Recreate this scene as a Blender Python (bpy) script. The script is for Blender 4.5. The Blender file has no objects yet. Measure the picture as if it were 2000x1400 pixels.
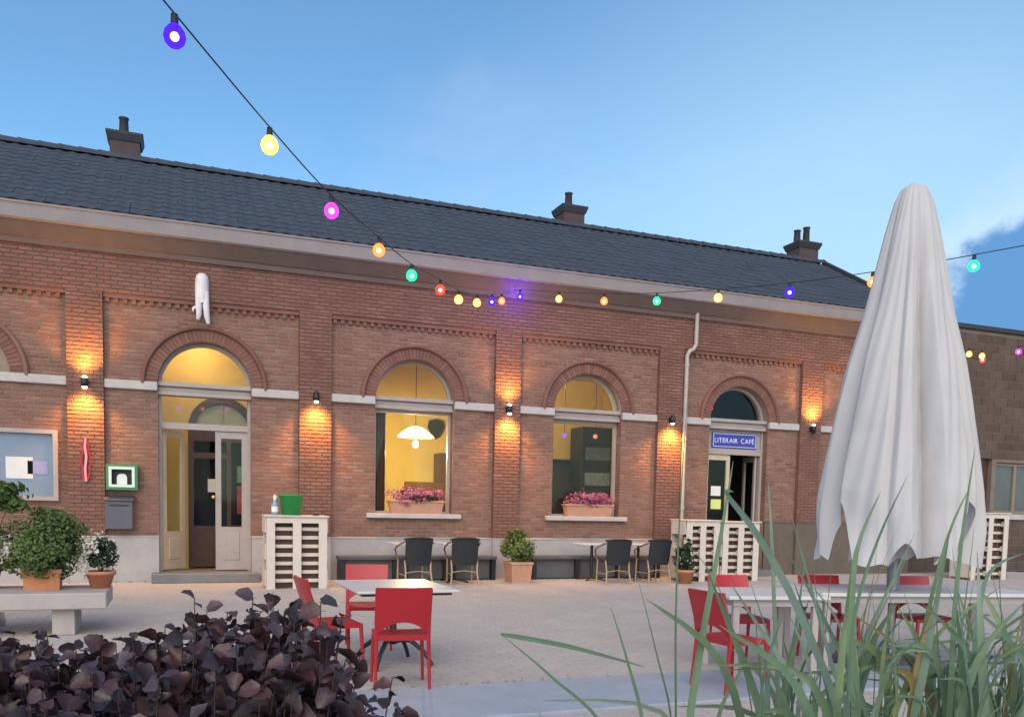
import bpy, math, random
from math import sin, cos, pi, sqrt, radians as R
from mathutils import Vector, Matrix, Euler
random.seed(11)
SC = bpy.context.scene
COL = SC.collection

# ------------------------------------------------------------------ camera, sky, sun, exposure
cd = bpy.data.cameras.new('camera'); cam = bpy.data.objects.new('camera', cd); COL.objects.link(cam)
cd.sensor_fit = 'HORIZONTAL'; cd.sensor_width = 36; cd.lens = 30.27; cd.shift_y = 0.2052
cd.clip_start = 0.05; cd.clip_end = 2000
_F = Vector((0.35945, 0.93023, -0.07393)); _R = Vector((0.93314, -0.35889, 0.02123)); _U = Vector((0.00679, 0.07661, 0.99704))
cam.matrix_world = Matrix(((_R.x, _U.x, -_F.x, 0), (_R.y, _U.y, -_F.y, -16.5225), (_R.z, _U.z, -_F.z, 1.4933), (0, 0, 0, 1)))
SC.camera = cam

SUN_EL, SUN_AZ = R(36), R(205)          # azimuth clockwise from +Y; the light comes from behind the camera's left
SKY_STRENGTH = 0.125
world = bpy.data.worlds.new('World'); SC.world = world; world.use_nodes = True
wn, wl = world.node_tree.nodes, world.node_tree.links
wn.clear()
def W(t, **k):
    n = wn.new(t)
    for a, b in k.items(): setattr(n, a, b)
    return n
def wmath(op, a, b=None, clamp=False):
    n = W('ShaderNodeMath', operation=op, use_clamp=clamp)
    for i, s in enumerate((a, b)):
        if s is None: continue
        if isinstance(s, (int, float)): n.inputs[i].default_value = s
        else: wl.new(s, n.inputs[i])
    return n.outputs[0]
def wmix(f, a, b, blend='MIX'):
    n = W('ShaderNodeMix', data_type='RGBA', blend_type=blend)
    for i, s in ((0, f), (6, a), (7, b)):
        if isinstance(s, (int, float)): n.inputs[i].default_value = s
        elif isinstance(s, tuple): n.inputs[i].default_value = (*s, 1)
        else: wl.new(s, n.inputs[i])
    return n.outputs[2]
sky = W('ShaderNodeTexSky', sky_type='NISHITA', sun_disc=False, sun_elevation=SUN_EL, sun_rotation=SUN_AZ, air_density=1.0, dust_density=0.6, ozone_density=2.0)
geo = W('ShaderNodeTexCoord')
direc = geo.outputs['Generated']
sep = W('ShaderNodeSeparateXYZ'); wl.new(direc, sep.inputs[0])
zc = wmath('MAXIMUM', sep.outputs[2], 0.04)
comb = W('ShaderNodeCombineXYZ')                       # project the direction on a flat cloud layer
wl.new(wmath('DIVIDE', sep.outputs[0], zc), comb.inputs[0]); wl.new(wmath('DIVIDE', sep.outputs[1], zc), comb.inputs[1])
def wnoise(scale, detail, rough, vec, off=(0, 0, 0), stretch=(1, 1, 1)):
    m = W('ShaderNodeMapping'); m.inputs['Location'].default_value = off; m.inputs['Scale'].default_value = stretch
    wl.new(vec, m.inputs[0])
    n = W('ShaderNodeTexNoise'); n.inputs['Scale'].default_value = scale; n.inputs['Detail'].default_value = detail; n.inputs['Roughness'].default_value = rough
    wl.new(m.outputs[0], n.inputs['Vector']); return n.outputs['Fac']
def wramp(v, lo, hi):
    n = W('ShaderNodeMapRange', interpolation_type='SMOOTHSTEP'); n.inputs[1].default_value = lo; n.inputs[2].default_value = hi
    wl.new(v, n.inputs[0]); return n.outputs[0]
base = wmix(1.0, sky.outputs[0], (0.86, 1.20, 1.27), 'MULTIPLY')
# high thin veil: broad pale lavender streaks all over the sky
veil = wramp(wnoise(0.55, 6, 0.6, comb.outputs[0], (3.1, 0.4, 0), (1.0, 0.5, 1)), 0.44, 0.74)
c1 = wmix(wmath('MULTIPLY', veil, 0.6), base, (3.5, 4.2, 5.6))
# small darker scraps of low cloud
scr = wramp(wnoise(1.6, 6, 0.6, comb.outputs[0], (7.7, 2.3, 0), (0.8, 1.0, 1)), 0.58, 0.74)
c2 = wmix(wmath('MULTIPLY', scr, 0.5), c1, (1.5, 2.5, 4.3))
gd = W('ShaderNodeVectorMath', operation='DISTANCE'); wl.new(direc, gd.inputs[0]); gd.inputs[1].default_value = tuple(Vector((0.66, 0.70, 0.10)).normalized())
glow = wmath('SUBTRACT', 1.0, wramp(gd.outputs['Value'], 0.08, 0.60))
c2 = wmix(wmath('MULTIPLY', glow, 0.85), c2, (3.3, 5.1, 6.5))
# one cumulus bank low in the north-east, blue grey with a bright rim
def bank(center, radius, soft):
    d = W('ShaderNodeVectorMath', operation='DISTANCE'); wl.new(direc, d.inputs[0]); d.inputs[1].default_value = center
    n = wnoise(9, 6, 0.62, direc, (1.4, 0.2, 0.9)); 
    dd = wmath('ADD', d.outputs['Value'], wmath('MULTIPLY', wmath('SUBTRACT', n, 0.5), 0.16))
    return wmath('SUBTRACT', 1.0, wramp(dd, radius - soft, radius + soft))
cen = Vector((0.812, 0.568, 0.135)).normalized()
rim = bank(tuple(cen), 0.190, 0.05); core = bank(tuple(cen), 0.170, 0.016)
c3 = wmix(wmath('MULTIPLY', rim, 0.5), c2, (5.6, 6.2, 6.8))
c4 = wmix(wmath('MULTIPLY', core, 0.95), c3, (0.72, 2.1, 4.35))
bg = W('ShaderNodeBackground'); bg.inputs[1].default_value = SKY_STRENGTH
wl.new(c4, bg.inputs[0]); wo = W('ShaderNodeOutputWorld'); wl.new(bg.outputs[0], wo.inputs[0])

sd = bpy.data.lights.new('sun', 'SUN'); sun = bpy.data.objects.new('sun', sd); COL.objects.link(sun)
sd.energy = 2.3; sd.angle = R(70); sd.color = (1.0, 0.78, 0.58)
_s = Vector((sin(SUN_AZ) * cos(SUN_EL), cos(SUN_AZ) * cos(SUN_EL), sin(SUN_EL)))
sun.rotation_euler = (-_s).to_track_quat('-Z', 'Y').to_euler()
SC.view_settings.view_transform = 'Standard'; SC.view_settings.look = 'None'; SC.view_settings.gamma = 1
SC.view_settings.use_curve_mapping = False; SC.view_settings.exposure = 0.35
SC.cycles.max_bounces = 6; SC.cycles.transparent_max_bounces = 12; SC.cycles.use_denoising = True
SC.cycles.sample_clamp_indirect = 4

# ------------------------------------------------------------------ materials
def M(name, col, rough=0.7, var=0.18, scale=6.0, bump=0.15, bscale=60.0, metal=0.0, spec=0.35, rnd=0.0, cols=None, stain=0.0, stain_col=(0.1, 0.09, 0.08), stain_scale=1.2, coat=0.0, trans=0.0):
    m = bpy.data.materials.new(name); m.use_nodes = True
    n, l = m.node_tree.nodes, m.node_tree.links; b = n['Principled BSDF']
    tc = n.new('ShaderNodeTexCoord'); g = n.new('ShaderNodeNewGeometry'); oi = n.new('ShaderNodeObjectInfo')
    def mul(f, a, bb, bt):
        x = n.new('ShaderNodeMix'); x.data_type = 'RGBA'; x.blend_type = bt
        for i, s in ((0, f), (6, a), (7, bb)):
            if isinstance(s, (int, float)): x.inputs[i].default_value = s
            elif isinstance(s, tuple): x.inputs[i].default_value = (*s, 1)
            else: l.new(s, x.inputs[i])
        return x.outputs[2]
    def ramp(v, stops):
        r = n.new('ShaderNodeValToRGB'); e = r.color_ramp.elements
        while len(e) < len(stops): e.new(0.5)
        for q, (p, c) in zip(e, stops): q.position = p; q.color = (*c, 1)
        l.new(v, r.inputs[0]); return r.outputs[0]
    c = col
    if cols:
        ad = n.new('ShaderNodeMath'); ad.operation = 'ADD'; l.new(g.outputs['Random Per Island'], ad.inputs[0]); l.new(oi.outputs['Random'], ad.inputs[1])
        fr = n.new('ShaderNodeMath'); fr.operation = 'FRACT'; l.new(ad.outputs[0], fr.inputs[0])
        c = ramp(fr.outputs[0], [(i / max(1, len(cols) - 1), q) for i, q in enumerate(cols)])
    nz = n.new('ShaderNodeTexNoise'); nz.inputs['Scale'].default_value = scale; nz.inputs['Detail'].default_value = 6; nz.inputs['Roughness'].default_value = 0.65
    l.new(g.outputs['Position'], nz.inputs['Vector'])
    if var: c = mul(1.0, c, ramp(nz.outputs['Fac'], [(0.25, (1 - var,) * 3), (0.75, (1 + var,) * 3)]), 'MULTIPLY')
    if stain:
        sz = n.new('ShaderNodeTexNoise'); sz.inputs['Scale'].default_value = stain_scale; sz.inputs['Detail'].default_value = 7; sz.inputs['Roughness'].default_value = 0.7
        l.new(g.outputs['Position'], sz.inputs['Vector'])
        c = mul(ramp(sz.outputs['Fac'], [(0.48, (0, 0, 0)), (0.72, (stain,) * 3)]), c, stain_col, 'MIX')
    if isinstance(c, tuple): b.inputs['Base Color'].default_value = (*c, 1)
    else: l.new(c, b.inputs['Base Color'])
    b.inputs['Roughness'].default_value = rough; b.inputs['Metallic'].default_value = metal
    b.inputs['Specular IOR Level'].default_value = spec; b.inputs['Coat Weight'].default_value = coat
    if bump:
        bn = n.new('ShaderNodeTexNoise'); bn.inputs['Scale'].default_value = bscale; bn.inputs['Detail'].default_value = 4
        l.new(g.outputs['Position'], bn.inputs['Vector'])
        bp = n.new('ShaderNodeBump'); bp.inputs['Strength'].default_value = bump; bp.inputs['Distance'].default_value = 0.01
        l.new(bn.outputs['Fac'], bp.inputs['Height']); l.new(bp.outputs[0], b.inputs['Normal'])
    if trans:
        t = n.new('ShaderNodeBsdfTranslucent'); mx = n.new('ShaderNodeMixShader'); mx.inputs[0].default_value = trans
        if isinstance(c, tuple): t.inputs[0].default_value = (*c, 1)
        else: l.new(c, t.inputs[0])
        l.new(b.outputs[0], mx.inputs[1]); l.new(t.outputs[0], mx.inputs[2]); l.new(mx.outputs[0], n['Material Output'].inputs[0])
    return m
def emit(name, col, s):
    m = bpy.data.materials.new(name); m.use_nodes = True; n, l = m.node_tree.nodes, m.node_tree.links
    n.clear(); e = n.new('ShaderNodeEmission'); e.inputs[0].default_value = (*col, 1); e.inputs[1].default_value = s
    o = n.new('ShaderNodeOutputMaterial'); l.new(e.outputs[0], o.inputs[0]); return m
def glassy(name, tint=(0.92, 0.95, 0.95), ior=1.5, rough=0.02):
    m = bpy.data.materials.new(name); m.use_nodes = True; n, l = m.node_tree.nodes, m.node_tree.links; n.clear()
    t = n.new('ShaderNodeBsdfTransparent'); t.inputs[0].default_value = (*tint, 1)
    g = n.new('ShaderNodeBsdfGlossy'); g.inputs['Roughness'].default_value = rough
    f = n.new('ShaderNodeFresnel'); f.inputs[0].default_value = ior
    x = n.new('ShaderNodeMixShader'); o = n.new('ShaderNodeOutputMaterial')
    bf = n.new('ShaderNodeNewGeometry'); iv = n.new('ShaderNodeMath'); iv.operation = 'SUBTRACT'; iv.inputs[0].default_value = 1.0; l.new(bf.outputs['Backfacing'], iv.inputs[1])
    mu = n.new('ShaderNodeMath'); mu.operation = 'MULTIPLY'; l.new(f.outputs[0], mu.inputs[0]); l.new(iv.outputs[0], mu.inputs[1])   # the rear face of a pane adds no second mirror
    l.new(mu.outputs[0], x.inputs[0]); l.new(t.outputs[0], x.inputs[1]); l.new(g.outputs[0], x.inputs[2]); l.new(x.outputs[0], o.inputs[0]); return m
def bulb_glass(name, col, s):
    m = bpy.data.materials.new(name); m.use_nodes = True; n, l = m.node_tree.nodes, m.node_tree.links; n.clear()
    t = n.new('ShaderNodeBsdfTransparent'); t.inputs[0].default_value = (*[0.45 + 0.55 * c for c in col], 1)
    e = n.new('ShaderNodeEmission'); e.inputs[0].default_value = (*col, 1); e.inputs[1].default_value = s
    x = n.new('ShaderNodeMixShader'); x.inputs[0].default_value = 0.68; o = n.new('ShaderNodeOutputMaterial')
    l.new(t.outputs[0], x.inputs[1]); l.new(e.outputs[0], x.inputs[2]); l.new(x.outputs[0], o.inputs[0]); return m

MT = dict(
    brick=M('brick', (0.3, 0.15, 0.1), 0.85, 0.25, 1.3, 0.5, 90, cols=[(0.185, 0.082, 0.060), (0.240, 0.118, 0.089), (0.21, 0.096, 0.072), (0.275, 0.150, 0.113), (0.225, 0.107, 0.084), (0.255, 0.128, 0.095)], stain=0.25, stain_col=(0.14, 0.09, 0.075), stain_scale=0.7),
    brick_dark=M('brick_dark', (0.22, 0.1, 0.08), 0.85, 0.22, 1.5, 0.5, 90, cols=[(0.175, 0.078, 0.060), (0.215, 0.104, 0.080), (0.19, 0.086, 0.068), (0.235, 0.118, 0.092)], stain=0.3, stain_col=(0.12, 0.075, 0.065), stain_scale=0.9),
    mortar=M('mortar', (0.27, 0.20, 0.155), 0.95, 0.2, 5, 0.4, 120),
    mortar_dark=M('mortar_dark', (0.155, 0.092, 0.072), 0.95, 0.2, 5, 0.4, 120),
    stone=M('white_stone', (0.46, 0.425, 0.415), 0.75, 0.12, 5, 0.2, 60, stain=0.3, stain_col=(0.35, 0.30, 0.27), stain_scale=3),
    plinth=M('grey_plinth', (0.39, 0.365, 0.355), 0.85, 0.12, 3, 0.3, 50, stain=0.35, stain_col=(0.22, 0.20, 0.19), stain_scale=2),
    plinth_brown=M('brown_plinth', (0.13, 0.105, 0.085), 0.85, 0.15, 3, 0.3, 50),
    fascia=M('fascia_paint', (0.25, 0.215, 0.22), 0.6, 0.1, 3, 0.05, 20, stain=0.3, stain_col=(0.3, 0.25, 0.22), stain_scale=1.5),
    cornice=M('cornice_brown', (0.14, 0.10, 0.09), 0.7, 0.15, 3, 0.1, 30, stain=0.35, stain_col=(0.14, 0.09, 0.08)),
    tile=M('roof_tile', (0.06, 0.065, 0.08), 0.8, 0.2, 2, 0.2, 60, cols=[(0.043, 0.055, 0.077), (0.048, 0.060, 0.082), (0.046, 0.058, 0.080)], stain=0.2, stain_col=(0.07, 0.085, 0.06), stain_scale=0.8),
    frame=M('window_paint', (0.36, 0.31, 0.29), 0.5, 0.1, 4, 0.05, 30),
    frame_cream=M('cream_paint', (0.55, 0.44, 0.31), 0.5, 0.1, 4, 0.05, 30),
    pipe=M('pipe_cream', (0.40, 0.36, 0.32), 0.45, 0.1, 4, 0.03, 30),
    glass=glassy('window_glass', (0.93, 0.95, 0.94), 1.45),
    glass_board=glassy('case_glass', (0.9, 0.93, 0.96), 1.25),
    wall_in=M('ochre_plaster', (0.62, 0.46, 0.17), 0.85, 0.08, 2, 0.1, 30),
    ceil_in=M('ceiling_plaster', (0.60, 0.47, 0.22), 0.9, 0.05, 2, 0.05, 30),
    floor_in=M('tile_floor', (0.42, 0.31, 0.18), 0.5, 0.15, 3, 0.05, 30),
    wood_dark=M('dark_wood', (0.075, 0.03, 0.02), 0.4, 0.25, 6, 0.1, 40, spec=0.5),
    panel_and_darkness=M('panelling_and_darkness', (0.045, 0.038, 0.045), 0.5, 0.2, 4, 0.1, 40),  # wainscot panelling, and the darkness painted behind both doors
    black=M('black_metal', (0.018, 0.018, 0.018), 0.45, 0.2, 8, 0.1, 60, spec=0.5),
    grey_dark=M('dark_grey_paint', (0.10, 0.10, 0.11), 0.6, 0.15, 4, 0.1, 40),
    bluestone=M('bluestone', (0.17, 0.19, 0.22), 0.6, 0.15, 3, 0.2, 50, cols=[(0.31, 0.35, 0.41), (0.34, 0.38, 0.43), (0.325, 0.365, 0.42)], stain=0.3, stain_col=(0.36, 0.35, 0.35), stain_scale=2.5),
    step=M('step_stone', (0.15, 0.16, 0.17), 0.7, 0.15, 3, 0.2, 50, stain=0.4, stain_col=(0.28, 0.25, 0.22)),
    paver=M('paver', (0.33, 0.28, 0.25), 0.85, 0.10, 1.6, 0.2, 70, cols=[(0.445, 0.395, 0.36), (0.455, 0.405, 0.37), (0.45, 0.40, 0.365), (0.46, 0.41, 0.375), (0.44, 0.39, 0.355)], stain=0.45, stain_col=(0.37, 0.32, 0.285), stain_scale=0.5),
    joint=M('joint_sand', (0.435, 0.385, 0.35), 0.95, 0.2, 4, 0.4, 80),
    ground=M('far_paving', (0.42, 0.37, 0.33), 0.9, 0.2, 1, 0.2, 40),
    soil=M('soil', (0.05, 0.035, 0.025), 0.95, 0.3, 6, 0.8, 30),
    concrete=M('concrete', (0.42, 0.37, 0.35), 0.85, 0.15, 4, 0.3, 60, stain=0.35, stain_col=(0.25, 0.23, 0.23), stain_scale=2),
    terra=M('terracotta', (0.50, 0.20, 0.10), 0.8, 0.2, 7, 0.2, 50, stain=0.3, stain_col=(0.45, 0.30, 0.22), stain_scale=6),
    terra_pale=M('pale_terracotta', (0.48, 0.25, 0.17), 0.8, 0.15, 7, 0.2, 50),
    leaf=M('leaf_green', (0.08, 0.13, 0.035), 0.55, 0.3, 9, 0, cols=[(0.065, 0.105, 0.028), (0.12, 0.175, 0.05), (0.09, 0.14, 0.038), (0.15, 0.205, 0.07)], trans=0.25),
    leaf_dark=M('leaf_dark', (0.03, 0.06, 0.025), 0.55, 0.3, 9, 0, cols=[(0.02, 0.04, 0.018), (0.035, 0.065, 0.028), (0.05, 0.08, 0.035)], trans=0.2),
    leaf_lime=M('leaf_lime', (0.14, 0.2, 0.05), 0.55, 0.3, 9, 0, cols=[(0.07, 0.11, 0.025), (0.15, 0.21, 0.05), (0.20, 0.26, 0.07), (0.10, 0.15, 0.04)], trans=0.25),
    petal_pink=M('petal_pink', (0.6, 0.2, 0.3), 0.6, 0.15, 12, 0, cols=[(0.62, 0.20, 0.33), (0.50, 0.12, 0.24), (0.70, 0.34, 0.45), (0.38, 0.08, 0.17)], trans=0.3),
    petal_white=M('petal_white', (0.75, 0.7, 0.62), 0.6, 0.1, 12, 0, trans=0.25),
    purple=M('purple_leaf', (0.05, 0.03, 0.035), 0.42, 0.3, 14, 0.15, 120, spec=0.55, cols=[(0.028, 0.014, 0.018), (0.066, 0.026, 0.029), (0.050, 0.032, 0.042), (0.090, 0.037, 0.032), (0.070, 0.048, 0.062), (0.044, 0.032, 0.029), (0.10, 0.072, 0.086)], trans=0.15),
    twig=M('twig', (0.055, 0.035, 0.032), 0.8, 0.2, 12, 0.2, 60),
    reed=M('reed_leaf', (0.09, 0.17, 0.06), 0.5, 0.25, 5, 0.1, 90, spec=0.4, cols=[(0.14, 0.23, 0.14), (0.18, 0.27, 0.16), (0.20, 0.27, 0.12), (0.14, 0.23, 0.18), (0.25, 0.32, 0.22)], trans=0.3),
    reed_dry=M('reed_dry', (0.25, 0.19, 0.08), 0.6, 0.25, 5, 0.1, 90, trans=0.2),
    white_wood=M('white_pallet', (0.62, 0.54, 0.47), 0.75, 0.12, 8, 0.25, 60, stain=0.3, stain_col=(0.50, 0.42, 0.35), stain_scale=4),
    slot_shade=M('slot_shade_brown', (0.07, 0.04, 0.03), 0.85, 0.25, 8, 0.2, 60),
    white_table=M('table_white', (0.60, 0.585, 0.57), 0.35, 0.06, 4, 0.03, 30, spec=0.5),
    red=M('red_plastic', (0.40, 0.016, 0.024), 0.34, 0.08, 6, 0.06, 200, spec=0.5),
    rattan=M('rattan', (0.42, 0.28, 0.16), 0.55, 0.25, 25, 0.15, 90),
    rattan_dark=M('rattan_brown', (0.20, 0.11, 0.065), 0.55, 0.25, 25, 0.15, 90),
    weave=M('black_weave', (0.022, 0.024, 0.028), 0.6, 0.3, 60, 0.6, 160),
    cloth=M('parasol_cloth', (0.58, 0.565, 0.57), 0.85, 0.05, 3, 0.15, 250, stain=0.12, stain_col=(0.5, 0.46, 0.42), trans=0.18),
    pole=M('grey_pole', (0.24, 0.24, 0.26), 0.4, 0.1, 6, 0.05, 40, metal=0.6),
    green=M('green_plastic', (0.025, 0.30, 0.075), 0.45, 0.08, 6, 0.03, 40),
    green_box=M('green_cabinet', (0.05, 0.22, 0.10), 0.45, 0.1, 6, 0.03, 40),
    pale_green=M('pale_rim', (0.62, 0.74, 0.66), 0.4, 0.05, 6, 0.02, 40),
    postbox=M('grey_box', (0.10, 0.10, 0.125), 0.5, 0.08, 6, 0.03, 40),
    paper=M('paper', (0.75, 0.73, 0.70), 0.8, 0.05, 8, 0),
    paper_lilac=M('paper_lilac', (0.38, 0.34, 0.52), 0.8, 0.1, 20, 0),
    paper_lime=M('paper_lime', (0.68, 0.74, 0.25), 0.8, 0.05, 8, 0),
    board_reflection=M('board_reflection_grey', (0.24, 0.29, 0.37), 0.7, 0.08, 2, 0.02, 40),  # blue-grey puts the reflection of the case glass into the panel colour
    enamel=M('blue_enamel', (0.045, 0.05, 0.33), 0.3, 0.1, 8, 0.02, 40, spec=0.5),
    enamel_white=M('white_enamel', (0.72, 0.72, 0.82), 0.3, 0.03, 8, 0),
    ornament=M('white_iron', (0.66, 0.64, 0.66), 0.5, 0.12, 10, 0.1, 40),
    block=M('grey_brown_block', (0.15, 0.115, 0.09), 0.9, 0.22, 2, 0.5, 60, cols=[(0.082, 0.056, 0.044), (0.112, 0.080, 0.062), (0.096, 0.067, 0.052)], stain=0.3, stain_col=(0.10, 0.08, 0.065)),
    block_joint=M('block_joint', (0.19, 0.15, 0.12), 0.95, 0.2, 4, 0.3, 60),
    chimney=M('chimney_brick', (0.075, 0.055, 0.062), 0.9, 0.2, 5, 0.4, 60),
    lead=M('lead_cap', (0.04, 0.04, 0.048), 0.7, 0.15, 5, 0.1, 40),
    clear=glassy('bottle_glass', (0.75, 0.85, 0.88), 1.35, 0.05),
    blue_liquid=M('blue_liquid', (0.20, 0.34, 0.45), 0.2, 0.1, 8, 0),
    cable=M('cable_black', (0.02, 0.02, 0.03), 0.6, 0, 8, 0),
    lamp_warm=emit('lamp_warm', (1.0, 0.72, 0.28), 14), lamp_core=emit('wall_lamp_bulb', (1.0, 0.70, 0.26), 18),
    neon=emit('neon_red', (1.0, 0.10, 0.12), 0.5), neon_core=emit('neon_pink', (1.0, 0.36, 0.38), 0.95),
)

# ------------------------------------------------------------------ helpers
class MB:
    def __init__(s): s.v = []; s.f = []; s.sm = []
    def add(s, vs, fs, smooth=False):
        o = len(s.v); s.v += [tuple(q) for q in vs]; s.f += [tuple(i + o for i in q) for q in fs]; s.sm += [smooth] * len(fs); return s
    def box(s, x0, x1, y0, y1, z0, z1):
        return s.add([(x0, y0, z0), (x1, y0, z0), (x1, y1, z0), (x0, y1, z0), (x0, y0, z1), (x1, y0, z1), (x1, y1, z1), (x0, y1, z1)],
                     [(0, 3, 2, 1), (4, 5, 6, 7), (0, 1, 5, 4), (1, 2, 6, 5), (2, 3, 7, 6), (3, 0, 4, 7)])
    def rbox(s, x0, x1, y0, y1, z0, z1, b=0.01):       # box with chamfered edges
        bv = []; 
        for (x, sx) in ((x0, 1), (x1, -1)):
            for (y, sy) in ((y0, 1), (y1, -1)):
                for (z, sz) in ((z0, 1), (z1, -1)):
                    bv.append(((x, y + b * sy, z + b * sz), (x + b * sx, y, z + b * sz), (x + b * sx, y + b * sy, z)))
        vs = [p for t in bv for p in t]; ix = lambda i, j, k, a: ((i * 2 + j) * 2 + k) * 3 + a
        fs = []
        for i in (0, 1):
            q = [ix(i, 0, 0, 0), ix(i, 1, 0, 0), ix(i, 1, 1, 0), ix(i, 0, 1, 0)]; fs.append(q[::-1] if i == 0 else q)
            q = [ix(0, i, 0, 1), ix(1, i, 0, 1), ix(1, i, 1, 1), ix(0, i, 1, 1)]; fs.append(q if i == 0 else q[::-1])
            q = [ix(0, 0, i, 2), ix(1, 0, i, 2), ix(1, 1, i, 2), ix(0, 1, i, 2)]; fs.append(q[::-1] if i == 0 else q)
        for i in (0, 1):
            for j in (0, 1):
                fs.append([ix(i, j, 0, 0), ix(i, j, 1, 0), ix(i, j, 1, 1), ix(i, j, 0, 1)])
                fs.append([ix(i, 0, j, 0), ix(i, 1, j, 0), ix(i, 1, j, 2), ix(i, 0, j, 2)])
                fs.append([ix(0, i, j, 1), ix(1, i, j, 1), ix(1, i, j, 2), ix(0, i, j, 2)])
                for k in (0, 1): fs.append([ix(i, j, k, 0), ix(i, j, k, 1), ix(i, j, k, 2)])
        c = Vector(((x0 + x1) / 2, (y0 + y1) / 2, (z0 + z1) / 2)); out = []
        for q in fs:
            p = [Vector(vs[i]) for i in q]; nrm = (p[1] - p[0]).cross(p[2] - p[0]); m = sum(p, Vector()) / len(p)
            out.append(tuple(q) if nrm.dot(m - c) > 0 else tuple(q[::-1]))
        return s.add(vs, out)
    def tube(s, path, r, n=8, cap=True):
        path = [Vector(p) for p in path]; rings = []; m = len(path)
        rr = r if isinstance(r, (list, tuple)) else [r] * m
        up = Vector((0, 0, 1)); last = None
        for i, p in enumerate(path):
            t = (path[min(i + 1, m - 1)] - path[max(i - 1, 0)]).normalized()
            a = t.cross(up if abs(t.z) < 0.95 else Vector((1, 0, 0))).normalized() if last is None else (last - t * last.dot(t)).normalized()
            last = a; b = t.cross(a)
            rings += [p + a * (rr[i] * cos(2 * pi * k / n)) + b * (rr[i] * sin(2 * pi * k / n)) for k in range(n)]
        fs = [(i * n + k, i * n + (k + 1) % n, (i + 1) * n + (k + 1) % n, (i + 1) * n + k) for i in range(m - 1) for k in range(n)]
        s.add(rings, fs, True)
        if cap: s.add(rings[:n], [tuple(range(n))[::-1]]); s.add(rings[-n:], [tuple(range(n))])
        return s
    def lathe(s, prof, n=16, c=(0, 0, 0)):
        vs = [(c[0] + r * cos(2 * pi * k / n), c[1] + r * sin(2 * pi * k / n), c[2] + z) for r, z in prof for k in range(n)]
        fs = [(i * n + k, i * n + (k + 1) % n, (i + 1) * n + (k + 1) % n, (i + 1) * n + k) for i in range(len(prof) - 1) for k in range(n)]
        return s.add(vs, fs, True)
    def ball(s, c, r, n=12, m=8, sz=1.0):
        return s.lathe([(r * sin(pi * i / m) + 1e-5, -r * sz * cos(pi * i / m)) for i in range(m + 1)], n, c)
    def prism(s, poly, y0, y1):                        # XZ polygon (counter-clockwise seen from -Y) pushed from y0 to y1
        n = len(poly); vs = [(x, y0, z) for x, z in poly] + [(x, y1, z) for x, z in poly]
        return s.add(vs, [tuple(range(n)), tuple(range(n, 2 * n))[::-1]] + [(i + n, (i + 1) % n + n, (i + 1) % n, i) for i in range(n)])
    def extrude_x(s, poly, x0, x1):                    # YZ polygon along X
        n = len(poly); vs = [(x0, y, z) for y, z in poly] + [(x1, y, z) for y, z in poly]
        return s.add(vs, [tuple(range(n)), tuple(range(n, 2 * n))[::-1]] + [(i, i + n, (i + 1) % n + n, (i + 1) % n) for i in range(n)])
    def mesh(s, name, mat):
        me = bpy.data.meshes.new(name); me.from_pydata(s.v, [], s.f); me.materials.append(mat)
        me.polygons.foreach_set('use_smooth', s.sm); me.update(); return me
    def build(s, name, mat, parent=None, kind=None, label=None):
        return link(name, s.mesh(name, MT[mat] if isinstance(mat, str) else mat), parent, kind, label)
def link(name, me, parent=None, kind=None, label=None, loc=None, rot=None):
    o = bpy.data.objects.new(name, me); COL.objects.link(o)
    if parent is not None: o.parent = parent
    if kind: o['kind'] = kind
    if label: o['label'] = label
    if loc is not None: o.location = loc
    if rot is not None: o.rotation_euler = rot
    return o
def tag(o, label, cat, group=None):
    o['label'] = label; o['category'] = cat
    if group: o['group'] = group
    return o
def thing(name, label, cat, loc=(0, 0, 0), rz=0, group=None):
    o = bpy.data.objects.new(name, None); COL.objects.link(o); o.location = loc; o.rotation_euler = (0, 0, rz); o.empty_display_size = 0.1
    return tag(o, label, cat, group)
def dup(src, loc, rz, label, group=None):
    r = src.copy(); COL.objects.link(r); r.location = loc; r.rotation_euler = (0, 0, rz); r['label'] = label
    if group: r['group'] = group
    for ch in list(src.children):
        c = ch.copy(); COL.objects.link(c); c.parent = r
        for gch in ch.children:
            d = gch.copy(); COL.objects.link(d); d.parent = c
    return r
def structure(o): o['kind'] = 'structure'; return o
def light(name, kind, loc, energy, col, parent=None, size=0.05, spot=None, rot=None, blend=0.6):
    d = bpy.data.lights.new(name, kind); d.energy = energy; d.color = col; d.shadow_soft_size = size
    if kind == 'SPOT': d.spot_size = spot; d.spot_blend = blend
    o = bpy.data.objects.new(name, d); COL.objects.link(o); o.location = loc
    if rot: o.rotation_euler = rot
    if parent is not None: o.parent = parent
    return o
rnd = random.Random(5)

# ------------------------------------------------------------------ ground, paving
MB().add([(-500, -500, -0.05), (500, -500, -0.05), (500, 500, -0.05), (-500, 500, -0.05)], [(0, 1, 2, 3)]).build('ground', 'ground', kind='structure')
plaza = MB().add([(-9, -13.2, -0.003), (26, -13.2, -0.003), (26, 0.0, -0.003), (-9, 0.0, -0.003)], [(0, 1, 2, 3)]).build('plaza', 'joint', kind='structure')
PX, PY = 0.22, 0.11
pav = []
row = 0; y = -13.0
while y < -0.02:
    if not (-10.97 < y + PY and y < -9.86):
        x = -4.5 + (row % 2) * PX / 2 + rnd.uniform(-0.01, 0.01)
        xmax = 11 + (y + 13) * 0.75
        while x < xmax:
            pav.append((x, y)); x += PX
    row += 1; y += PY
def camdist(x, y, z): return (x * x + (y + 16.52) ** 2 + (z - 1.49) ** 2) ** .5
vis = sorted([p for p in pav if p[1] > -9.9 and 1.9 < p[0] < 3.9], key=lambda p: p[1])[:300]
visset = set(vis)
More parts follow.
